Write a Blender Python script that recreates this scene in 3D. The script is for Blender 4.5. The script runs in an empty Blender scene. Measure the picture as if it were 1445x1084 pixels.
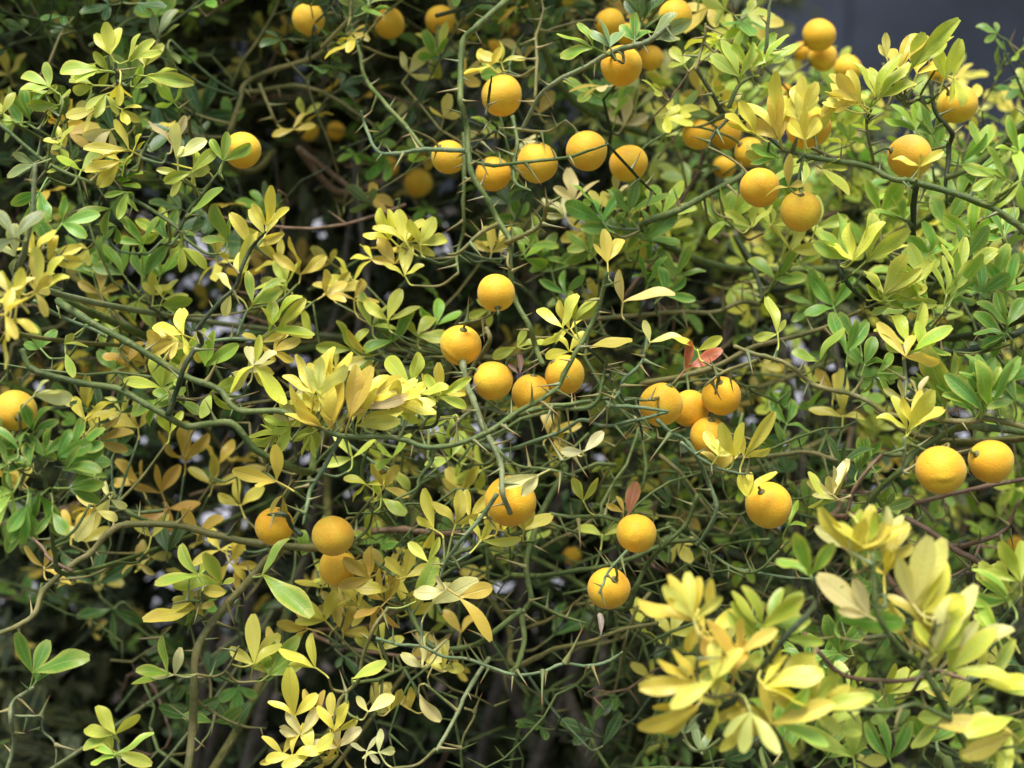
import bpy, math, random
import numpy as np
from mathutils import Vector, kdtree

SC = bpy.context.scene
COL = SC.collection
rnd = random.Random(11)
nrng = np.random.default_rng(5)

# ------------------------------------------------------------------ camera, world, sun, exposure
CAM_H, PITCH, LENS = 1.5, math.radians(12.0), 50.0
cam = bpy.data.cameras.new('camera')
cam.lens = LENS; cam.sensor_width = 36.0; cam.sensor_fit = 'HORIZONTAL'
cam.clip_start = 0.05; cam.clip_end = 400.0
cam.dof.use_dof = True; cam.dof.focus_distance = 1.32; cam.dof.aperture_fstop = 3.3
camo = bpy.data.objects.new('camera', cam); COL.objects.link(camo)
camo.location = (0, 0, CAM_H); camo.rotation_euler = (math.pi / 2 - PITCH, 0, 0)
SC.camera = camo
SC.cycles.max_bounces = 4; SC.cycles.diffuse_bounces = 2; SC.cycles.glossy_bounces = 2; SC.cycles.transmission_bounces = 3
SC.render.resolution_x, SC.render.resolution_y = 1024, 768

SUN_EL, SUN_AZ = math.radians(76), math.radians(205)      # azimuth clockwise from +Y: behind the camera, a little to its left
world = bpy.data.worlds.new('World'); SC.world = world; world.use_nodes = True
wn = world.node_tree.nodes; wl = world.node_tree.links
bg = wn.get('Background') or wn.new('ShaderNodeBackground')
sky = wn.new('ShaderNodeTexSky'); sky.sky_type = 'NISHITA'; sky.sun_disc = False
sky.sun_elevation = SUN_EL; sky.sun_rotation = SUN_AZ
sky.air_density = 1.0; sky.dust_density = 2.0; sky.ozone_density = 1.0
wl.new(sky.outputs[0], bg.inputs[0]); bg.inputs[1].default_value = 0.05
sun = bpy.data.lights.new('sun', 'SUN'); sun.energy = 1.5; sun.angle = math.radians(34); sun.color = (1.0, 0.98, 0.95)
suno = bpy.data.objects.new('sun', sun); COL.objects.link(suno); suno.location = (-1, -2, 6)
sd = Vector((math.sin(SUN_AZ) * math.cos(SUN_EL), math.cos(SUN_AZ) * math.cos(SUN_EL), math.sin(SUN_EL)))
suno.rotation_euler = (-sd).to_track_quat('-Z', 'Y').to_euler()
vs = SC.view_settings
vs.view_transform = 'Standard'; vs.look = 'None'; vs.gamma = 1.0; vs.use_curve_mapping = False; vs.exposure = 1.98

# ------------------------------------------------------------------ coordinates
FPX = 1445 * LENS / 36.0
FWD = np.array([0, math.cos(PITCH), -math.sin(PITCH)]); RIGHT = np.array([1.0, 0, 0]); UP = np.array([0, math.sin(PITCH), math.cos(PITCH)])
CPOS = np.array([0, 0, CAM_H])
def at(x, y, d):                        # a photo point at a chosen distance -> metres
    return CPOS + FWD * d + RIGHT * ((x - 722.5) * d / FPX) + UP * ((542 - y) * d / FPX)
def unit(v):
    n = np.linalg.norm(v); return v / n if n > 1e-9 else v
def catmull(P, sub):
    P = np.asarray(P, float)
    if len(P) < 3:
        t = np.linspace(0, 1, sub * (len(P) - 1) + 1)[:, None]; return P[0] * (1 - t) + P[-1] * t
    Q = np.vstack([2 * P[0] - P[1], P, 2 * P[-1] - P[-2]]); out = []
    for i in range(1, len(Q) - 2):
        p0, p1, p2, p3 = Q[i - 1:i + 3]
        for k in range(sub):
            t = k / sub
            out.append(.5 * ((2 * p1) + (p2 - p0) * t + (2 * p0 - 5 * p1 + 4 * p2 - p3) * t * t + (3 * p1 - p0 - 3 * p2 + p3) * t ** 3))
    out.append(P[-1]); return np.array(out)

# ------------------------------------------------------------------ mesh helpers
class Acc:                              # gathers quads with uv and colour, builds ONE mesh
    def __init__(s): s.V = []; s.F = []; s.U = []; s.C = []; s.n = 0
    def add(s, V, F, U=None, C=None):
        s.V.append(V); s.F.append(F + s.n); s.n += len(V)
        s.U.append(U if U is not None else np.zeros((len(V), 2)))
        s.C.append(np.tile(np.asarray(C if C is not None else (1, 1, 1, 1), float), (len(V), 1)))
    def mesh(s, name, mat, smooth=True):
        V = np.vstack(s.V).astype(np.float32); F = np.vstack(s.F).astype(np.int32)
        me = bpy.data.meshes.new(name)
        me.vertices.add(len(V)); me.vertices.foreach_set('co', V.ravel())
        me.loops.add(F.size); me.loops.foreach_set('vertex_index', F.ravel())
        me.polygons.add(len(F)); me.polygons.foreach_set('loop_start', np.arange(0, F.size, 4, dtype=np.int32))
        me.polygons.foreach_set('loop_total', np.full(len(F), 4, dtype=np.int32))
        uv = me.uv_layers.new(name='uv'); U = np.vstack(s.U).astype(np.float32)
        uv.data.foreach_set('uv', U[F.ravel()].ravel())
        ca = me.color_attributes.new('col', 'FLOAT_COLOR', 'POINT')
        ca.data.foreach_set('color', np.vstack(s.C).astype(np.float32).ravel())
        me.polygons.foreach_set('use_smooth', np.full(len(F), smooth))
        me.update(calc_edges=True); me.validate()
        if mat: me.materials.append(mat)
        return me
    def obj(s, name, mat, parent=None, **kw):
        return link(name, s.mesh(name, mat, **kw), parent)
def link(name, data, parent=None, loc=None):
    o = bpy.data.objects.new(name, data); COL.objects.link(o)
    if parent: o.parent = parent
    if loc is not None: o.location = loc
    return o
def tag(o, label=None, cat=None, group=None, kind=None):
    if label: o['label'] = label
    if cat: o['category'] = cat
    if group: o['group'] = group
    if kind: o['kind'] = kind
    return o
def tube(P, R, sides=7, angular=0.0, cap=True):
    P = np.asarray(P, float); R = np.asarray(R, float); n = len(P)
    T = np.gradient(P, axis=0); T /= np.linalg.norm(T, axis=1)[:, None] + 1e-12
    N = np.zeros_like(P); a = np.array([0, 0, 1.0]) if abs(T[0][2]) < .9 else np.array([1.0, 0, 0])
    v = unit(np.cross(T[0], a))
    for i in range(n):
        v = unit(v - T[i] * np.dot(v, T[i])); N[i] = v
    B = np.cross(T, N)
    th = np.arange(sides) * 2 * math.pi / sides
    rr = 1 + angular * np.cos(th * 3)
    V = P[:, None, :] + R[:, None, None] * rr[None, :, None] * (np.cos(th)[None, :, None] * N[:, None, :] + np.sin(th)[None, :, None] * B[:, None, :])
    V = V.reshape(-1, 3)
    i = np.arange(n - 1)[:, None] * sides; j = np.arange(sides)[None, :]; j2 = (j + 1) % sides
    F = np.stack([i + j, i + j2, i + sides + j2, i + sides + j], -1).reshape(-1, 4)
    U = np.stack([np.tile(np.arange(sides) / sides, n), np.repeat(np.linspace(0, 1, n), sides)], -1)
    if cap:                             # close both ends with a squeezed ring
        e = P[-1] + T[-1] * R[-1] * .7; s_ = P[0] - T[0] * R[0] * .5
        V = np.vstack([V, np.tile(e, (sides, 1)) + (V[-sides:] - P[-1]) * .05, np.tile(s_, (sides, 1)) + (V[:sides] - P[0]) * .05])
        j = np.arange(sides); j2 = (j + 1) % sides; o1 = (n - 1) * sides; o2 = n * sides; o3 = (n + 1) * sides
        F = np.vstack([F, np.stack([o1 + j, o1 + j2, o2 + j2, o2 + j], -1), np.stack([o3 + j, o3 + j2, j2, j], -1)])
        U = np.vstack([U, np.ones((sides, 2)), np.zeros((sides, 2))])
    return V, F, U

# ------------------------------------------------------------------ materials
def newmat(name):
    m = bpy.data.materials.new(name); m.use_nodes = True; nt = m.node_tree
    p = nt.nodes.get('Principled BSDF'); return m, nt, p
def N(nt, t, **kw):
    n = nt.nodes.new(t)
    for k, v in kw.items(): setattr(n, k, v)
    return n
def math_(nt, op, a, b=None, c=None, clamp=False):
    n = N(nt, 'ShaderNodeMath', operation=op); n.use_clamp = clamp
    for i, v in enumerate((a, b, c)):
        if v is None: continue
        if isinstance(v, (int, float)): n.inputs[i].default_value = v
        else: nt.links.new(v, n.inputs[i])
    return n.outputs[0]
def ramp01(nt, v, a, b):
    n = N(nt, 'ShaderNodeMapRange', interpolation_type='SMOOTHSTEP'); nt.links.new(v, n.inputs[0])
    n.inputs[1].default_value = a; n.inputs[2].default_value = b; return n.outputs[0]
def mixc(nt, f, a, b, blend='MIX'):
    n = N(nt, 'ShaderNodeMix', data_type='RGBA', blend_type=blend)
    for s, v in ((0, f), (6, a), (7, b)):
        if isinstance(v, (int, float)): n.inputs[s].default_value = v
        elif isinstance(v, tuple): n.inputs[s].default_value = (*v, 1.0)[:4]
        else: nt.links.new(v, n.inputs[s])
    return n.outputs[2]
def noise(nt, scale, vec=None, detail=3.0, rough=.55):
    n = N(nt, 'ShaderNodeTexNoise'); n.inputs['Scale'].default_value = scale; n.inputs['Detail'].default_value = detail
    n.inputs['Roughness'].default_value = rough
    if vec is not None: nt.links.new(vec, n.inputs['Vector'])
    return n.outputs[0]
def bump(nt, h, strength, dist):
    b = N(nt, 'ShaderNodeBump'); b.inputs['Strength'].default_value = strength; b.inputs['Distance'].default_value = dist
    nt.links.new(h, b.inputs['Height']); return b.outputs[0]

def leaf_material(name, per_object, gloss=.38, transl=.36, spec=.5):
    m, nt, p = newmat(name); L = nt.links
    if per_object:
        oi = N(nt, 'ShaderNodeObjectInfo'); base, edgeamt, rv = oi.outputs['Color'], oi.outputs['Alpha'], oi.outputs['Random']
    else:
        at_ = N(nt, 'ShaderNodeAttribute', attribute_name='col'); base, edgeamt = at_.outputs['Color'], at_.outputs['Alpha']; rv = None
    uv = N(nt, 'ShaderNodeUVMap', uv_map='uv'); sep = N(nt, 'ShaderNodeSeparateXYZ'); L.new(uv.outputs[0], sep.inputs[0])
    u, v = sep.outputs[0], sep.outputs[1]
    geo = N(nt, 'ShaderNodeNewGeometry'); pos = geo.outputs['Position']
    a = math_(nt, 'ABSOLUTE', math_(nt, 'MULTIPLY_ADD', u, 2.0, -1.0))
    n1 = noise(nt, 55, pos, 3); n2 = noise(nt, 260, pos, 3); n3 = noise(nt, 18, pos, 2)
    # pale margin and tip
    e = math_(nt, 'ADD', a, math_(nt, 'MULTIPLY_ADD', n1, .9, -.45))
    tipv = math_(nt, 'ADD', v, math_(nt, 'MULTIPLY_ADD', n3, .8, -.4))
    edge = math_(nt, 'MAXIMUM', ramp01(nt, e, .45, 1.0), math_(nt, 'MULTIPLY', ramp01(nt, tipv, .7, 1.05), .8))
    edge = math_(nt, 'MULTIPLY', edge, edgeamt)
    c = mixc(nt, edge, base, (.84, .72, .14))
    # chlorophyll left along the veins
    vein = math_(nt, 'SINE', math_(nt, 'MULTIPLY', math_(nt, 'SUBTRACT', v, math_(nt, 'MULTIPLY', a, .13)), 62.0))
    veinm = ramp01(nt, vein, .80, 1.0)
    mid = math_(nt, 'SUBTRACT', 1.0, ramp01(nt, a, .02, .10))
    c = mixc(nt, math_(nt, 'MULTIPLY', math_(nt, 'MAXIMUM', mid, math_(nt, 'MULTIPLY', veinm, .35)), .35), c, (.75, .72, .28))
    c = mixc(nt, math_(nt, 'MULTIPLY', ramp01(nt, n3, .42, .68), .35), c, mixc(nt, 1.0, c, (.78, .95, .55), 'MULTIPLY'))
    # rusty specks and browned rims
    sp = math_(nt, 'MULTIPLY', ramp01(nt, n2, .66, .74), ramp01(nt, n3, .50, .62))
    c = mixc(nt, math_(nt, 'MULTIPLY', sp, .55), c, (.28, .12, .03))
    rim = math_(nt, 'MULTIPLY', ramp01(nt, e, 1.12, 1.30), .5)
    c = mixc(nt, rim, c, (.34, .17, .05))
    hs = N(nt, 'ShaderNodeHueSaturation'); L.new(c, hs.inputs['Color'])
    if rv is not None:
        L.new(math_(nt, 'MULTIPLY_ADD', rv, .022, .489), hs.inputs['Hue']); L.new(math_(nt, 'MULTIPLY_ADD', rv, .30, .86), hs.inputs['Value'])
    c = hs.outputs[0]
    back = mixc(nt, .16, c, (.60, .64, .36))
    c2 = mixc(nt, geo.outputs['Backfacing'], c, back)
    L.new(c2, p.inputs['Base Color'])
    p.inputs['Roughness'].default_value = gloss; p.inputs['Specular IOR Level'].default_value = spec
    h = math_(nt, 'ADD', math_(nt, 'MULTIPLY', veinm, -.5), math_(nt, 'MULTIPLY', mid, -1.0))
    h = math_(nt, 'ADD', h, math_(nt, 'MULTIPLY', n2, .6))
    L.new(bump(nt, h, .5, .0008), p.inputs['Normal'])
    tr = N(nt, 'ShaderNodeBsdfTranslucent')
    L.new(mixc(nt, 1.0, c, (1.0, .95, .55), 'MULTIPLY'), tr.inputs[0])
    mx = N(nt, 'ShaderNodeMixShader'); mx.inputs[0].default_value = transl
    L.new(p.outputs[0], mx.inputs[1]); L.new(tr.outputs[0], mx.inputs[2])
    L.new(mx.outputs[0], nt.nodes['Material Output'].inputs[0])
    return m
M_LEAF = leaf_material('leaf', True); M_LEAFS = leaf_material('inner_leaf', False)
M_EVER = leaf_material('evergreen_leaf', False, .6, .10, .2)

def bark_material(name, c1, c2, c3):
    m, nt, p = newmat(name); geo = N(nt, 'ShaderNodeNewGeometry'); pos = geo.outputs['Position']
    a = noise(nt, 38, pos, 4); b = noise(nt, 420, pos, 3); d = noise(nt, 140, pos, 3)
    c = mixc(nt, ramp01(nt, a, .38, .64), c1, c2)
    c = mixc(nt, math_(nt, 'MULTIPLY', ramp01(nt, d, .56, .70), .75), c, c3)
    c = mixc(nt, math_(nt, 'MULTIPLY', ramp01(nt, b, .60, .72), .5), c, (.16, .12, .07))
    nt.links.new(c, p.inputs['Base Color']); p.inputs['Roughness'].default_value = .55; p.inputs['Specular IOR Level'].default_value = .3
    nt.links.new(bump(nt, math_(nt, 'ADD', b, math_(nt, 'MULTIPLY', d, 1.5)), .5, .0012), p.inputs['Normal'])
    return m
BARK = {
    'g': bark_material('green_stem', (.075, .115, .026), (.14, .175, .045), (.20, .21, .085)),
    'b': bark_material('blue_green_stem', (.10, .155, .065), (.165, .22, .095), (.23, .25, .12)),
    'o': bark_material('olive_stem', (.13, .13, .035), (.22, .19, .06), (.25, .20, .10)),
    'k': bark_material('dark_stem', (.03, .045, .016), (.05, .065, .022), (.085, .085, .04)),
    'n': bark_material('brown_twig', (.15, .09, .045), (.24, .15, .085), (.30, .22, .14)),
    'p': bark_material('pale_stem', (.16, .19, .075), (.23, .25, .115), (.30, .29, .17)),
    'w': bark_material('old_trunk', (.075, .06, .04), (.13, .11, .08), (.20, .18, .14)),
}
def thorn_material():
    m, nt, p = newmat('thorn'); uv = N(nt, 'ShaderNodeUVMap', uv_map='uv'); sep = N(nt, 'ShaderNodeSeparateXYZ')
    nt.links.new(uv.outputs[0], sep.inputs[0]); oi = N(nt, 'ShaderNodeObjectInfo')
    body = mixc(nt, oi.outputs['Random'], (.11, .16, .045), (.30, .24, .08))
    c = mixc(nt, ramp01(nt, sep.outputs[1], .55, .95), body, (.26, .12, .035))
    nt.links.new(c, p.inputs['Base Color']); p.inputs['Roughness'].default_value = .45; return m
M_THORN = thorn_material()
def fruit_material():
    m, nt, p = newmat('fruit_rind'); oi = N(nt, 'ShaderNodeObjectInfo'); tc = N(nt, 'ShaderNodeTexCoord')
    cmb = N(nt, 'ShaderNodeVectorMath', operation='ADD'); nt.links.new(tc.outputs['Object'], cmb.inputs[0]); nt.links.new(oi.outputs['Location'], cmb.inputs[1])
    v = cmb.outputs[0]
    a = noise(nt, 45, v, 3); s = noise(nt, 330, v, 3, .6)
    vo = N(nt, 'ShaderNodeTexVoronoi'); vo.inputs['Scale'].default_value = 480; nt.links.new(v, vo.inputs['Vector'])
    base = oi.outputs['Color']
    c = mixc(nt, ramp01(nt, a, .35, .7), base, mixc(nt, 1.0, base, (1.04, 1.28, 1.5), 'MULTIPLY'))
    pore = math_(nt, 'SUBTRACT', 1.0, ramp01(nt, vo.outputs['Distance'], .0, .45))
    c = mixc(nt, math_(nt, 'MULTIPLY', pore, .14), c, (.62, .22, .012))
    sep = N(nt, 'ShaderNodeSeparateXYZ'); nt.links.new(tc.outputs['Object'], sep.inputs[0])
    crown = ramp01(nt, math_(nt, 'ADD', sep.outputs[2], math_(nt, 'MULTIPLY_ADD', a, .02, -.01)), .008, .019)
    c = mixc(nt, math_(nt, 'MULTIPLY', crown, math_(nt, 'SUBTRACT', 1.0, oi.outputs['Alpha'])), c, (.36, .38, .10))
    sc = math_(nt, 'MULTIPLY', ramp01(nt, s, .67, .73), ramp01(nt, a, .48, .6))
    c = mixc(nt, math_(nt, 'MULTIPLY', sc, .45), c, (.30, .13, .03))
    nt.links.new(c, p.inputs['Base Color'])
    p.inputs['Roughness'].default_value = .58; p.inputs['Specular IOR Level'].default_value = .28
    p.inputs['Sheen Weight'].default_value = .22; p.inputs['Sheen Roughness'].default_value = .5; p.inputs['Sheen Tint'].default_value = (1, .85, .5, 1)
    p.inputs['Subsurface Weight'].default_value = .12; p.inputs['Subsurface Radius'].default_value = (.006, .003, .0008); p.inputs['Subsurface Scale'].default_value = .6
    h = math_(nt, 'ADD', math_(nt, 'MULTIPLY', pore, -1.0), math_(nt, 'MULTIPLY', s, .7))
    nt.links.new(bump(nt, h, .42, .0007), p.inputs['Normal']); return m
M_FRUIT = fruit_material()
def simple(name, c1, c2, scale, rough=.8, bs=.4, bd=.01):
    m, nt, p = newmat(name); geo = N(nt, 'ShaderNodeNewGeometry')
    a = noise(nt, scale, geo.outputs['Position'], 6, .6); b = noise(nt, scale * 9, geo.outputs['Position'], 3)
    c = mixc(nt, ramp01(nt, a, .3, .7), c1, c2); c = mixc(nt, math_(nt, 'MULTIPLY', ramp01(nt, b, .5, .7), .35), c, tuple(x * .6 for x in c1))
    nt.links.new(c, p.inputs['Base Color']); p.inputs['Roughness'].default_value = rough
    nt.links.new(bump(nt, b, bs, bd), p.inputs['Normal']); return m
M_SOIL = simple('leaf_litter_soil', (.035, .026, .018), (.07, .05, .03), 9)
M_PAVE = simple('grey_paving', (.24, .24, .26), (.32, .32, .345), 1.2, .7, .2, .003)
M_WALL = simple('slate_wall', (.012, .017, .024), (.040, .048, .062), .45, .85)
M_DRY = simple('dry_leaf', (.34, .26, .18), (.50, .42, .32), 60, .7, .3, .001)
M_DRYD = simple('dark_dry_leaf', (.16, .08, .05), (.26, .15, .09), 60, .7, .3, .001)

# ------------------------------------------------------------------ setting: ground, paving, far wall
def sheet(name, x0, x1, y0, y1, z, mat, nx=8, ny=8, wob=0.0):
    xs = np.linspace(x0, x1, nx + 1); ys = np.linspace(y0, y1, ny + 1)
    V = np.array([(x, y, z + (wob * math.sin(x * 3.1 + y * 5.3) if wob else 0)) for y in ys for x in xs])
    F = np.array([(j * (nx + 1) + i, j * (nx + 1) + i + 1, (j + 1) * (nx + 1) + i + 1, (j + 1) * (nx + 1) + i) for j in range(ny) for i in range(nx)])
    a = Acc(); a.add(V, F); return tag(a.obj(name, mat), kind='structure')
def box(acc, x0, x1, y0, y1, z0, z1):
    V = np.array([(x, y, z) for z in (z0, z1) for y in (y0, y1) for x in (x0, x1)], float)
    F = np.array([(0, 2, 3, 1), (4, 5, 7, 6), (0, 1, 5, 4), (2, 6, 7, 3), (0, 4, 6, 2), (1, 3, 7, 5)]); acc.add(V, F)
sheet('ground', -150, 150, -60, 240, -.006, M_SOIL)
sheet('planting_bed', -12, 12, 1.2, 3.75, .012, M_SOIL, 60, 20, .012)
sheet('paving', -40, 40, 3.75, 16, 0.0, M_PAVE)
kb = Acc(); box(kb, -12, 12, 3.70, 3.82, -.05, .10); tag(kb.obj('kerb', M_PAVE, smooth=False), kind='structure')
wroot = link('slate_building', None); wroot.location = (4, 17, 0)
tag(wroot, 'dark blue grey slate building far behind the shrubs', 'building')
wa = Acc(); box(wa, -26, 26, 0, 6, -.1, 9); wa.obj('wall', M_WALL, wroot, smooth=False)
pm = Acc(); box(pm, -1.28, 1.28, -.06, .02, 0, 1.15); pmesh = pm.mesh('panel', M_WALL, smooth=False)
for i in range(20):
    for j in range(6): link('panel', pmesh, wroot, (-25 + i * 2.62, 0, .15 + j * 1.25))

# ------------------------------------------------------------------ shrubs (roots)
SHR = {}
def shrub(key, label, x, y):
    o = link('citrus_shrub', None, None, (x, y, 0)); SHR[key] = o
    return tag(o, label, 'shrub', 'thorny citrus shrubs of the hedge')
shrub('A', 'thorny citrus shrub with lime and golden leaves beside a dense dark green leaf rosette', -.55, 1.95)
shrub('B', 'thorny citrus shrub with bare zigzag green stems carrying most of the round fruit', .02, 1.95)
shrub('C', 'thorny citrus shrub thick with bright green leaves and a few brown dead twigs', .58, 1.9)
shrub('D', 'low citrus shrub with large pale yellow leaves standing out from the hedge', .42, 1.55)

ATT = []            # sample points of all stems: (co, branch object, shrub key)
TR = {k: [] for k in SHR}
def loc(parent_world, V): return V - np.asarray(parent_world)
def ploc(o): return np.array(o.location if o.parent is None else o.parent.location)
def add_trunk(key, base, pts, r0, r1, kind='w'):
    root = SHR[key]; P = catmull([base] + pts, 6); n = len(P)
    P = P + nrng.normal(0, .004, P.shape) * np.linspace(0, 1, n)[:, None]
    R = np.linspace(r0, r1, n) * (1 + nrng.normal(0, .05, n))
    a = Acc(); a.add(*[x if i else loc(root.location, x) for i, x in enumerate(tube(P, R, 9, .05))])
    o = a.obj('stem', BARK[kind], root); TR[key] += [(p, o) for p in P[3:]]
    for p in P: ATT.append((p, o, key))
for key, cx, n, dd in (('A', -.55, 4, 2.02), ('B', .02, 5, 2.1), ('C', .58, 5, 2.0)):
    for i in range(n):
        x = cx + rnd.uniform(-.16, .16); y = dd + rnd.uniform(-.10, .22); tx = cx + rnd.uniform(-.4, .4)
        add_trunk(key, np.array([x, y, -.03]), [np.array([x + (tx - x) * .15, y + rnd.uniform(-.05, .03), .35]),
            np.array([x + (tx - x) * .5 + rnd.uniform(-.04, .04), y - .08, .75]), np.array([x + (tx - x) * .85, y - rnd.uniform(0, .25), 1.12]),
            np.array([tx, y - rnd.uniform(.0, .3), (1.42 if key != 'C' else 1.28)])], .014, .0026)
for i in range(3):
    x = .42 + rnd.uniform(-.08, .08); tx = (.22, .38, .52)[i]
    add_trunk('D', np.array([x, 1.5, -.03]), [np.array([x, 1.46, .4]), np.array([(x + tx) / 2, 1.30, .75]), np.array([tx, 1.15, .93])], .009, .003, 'g')

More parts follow.
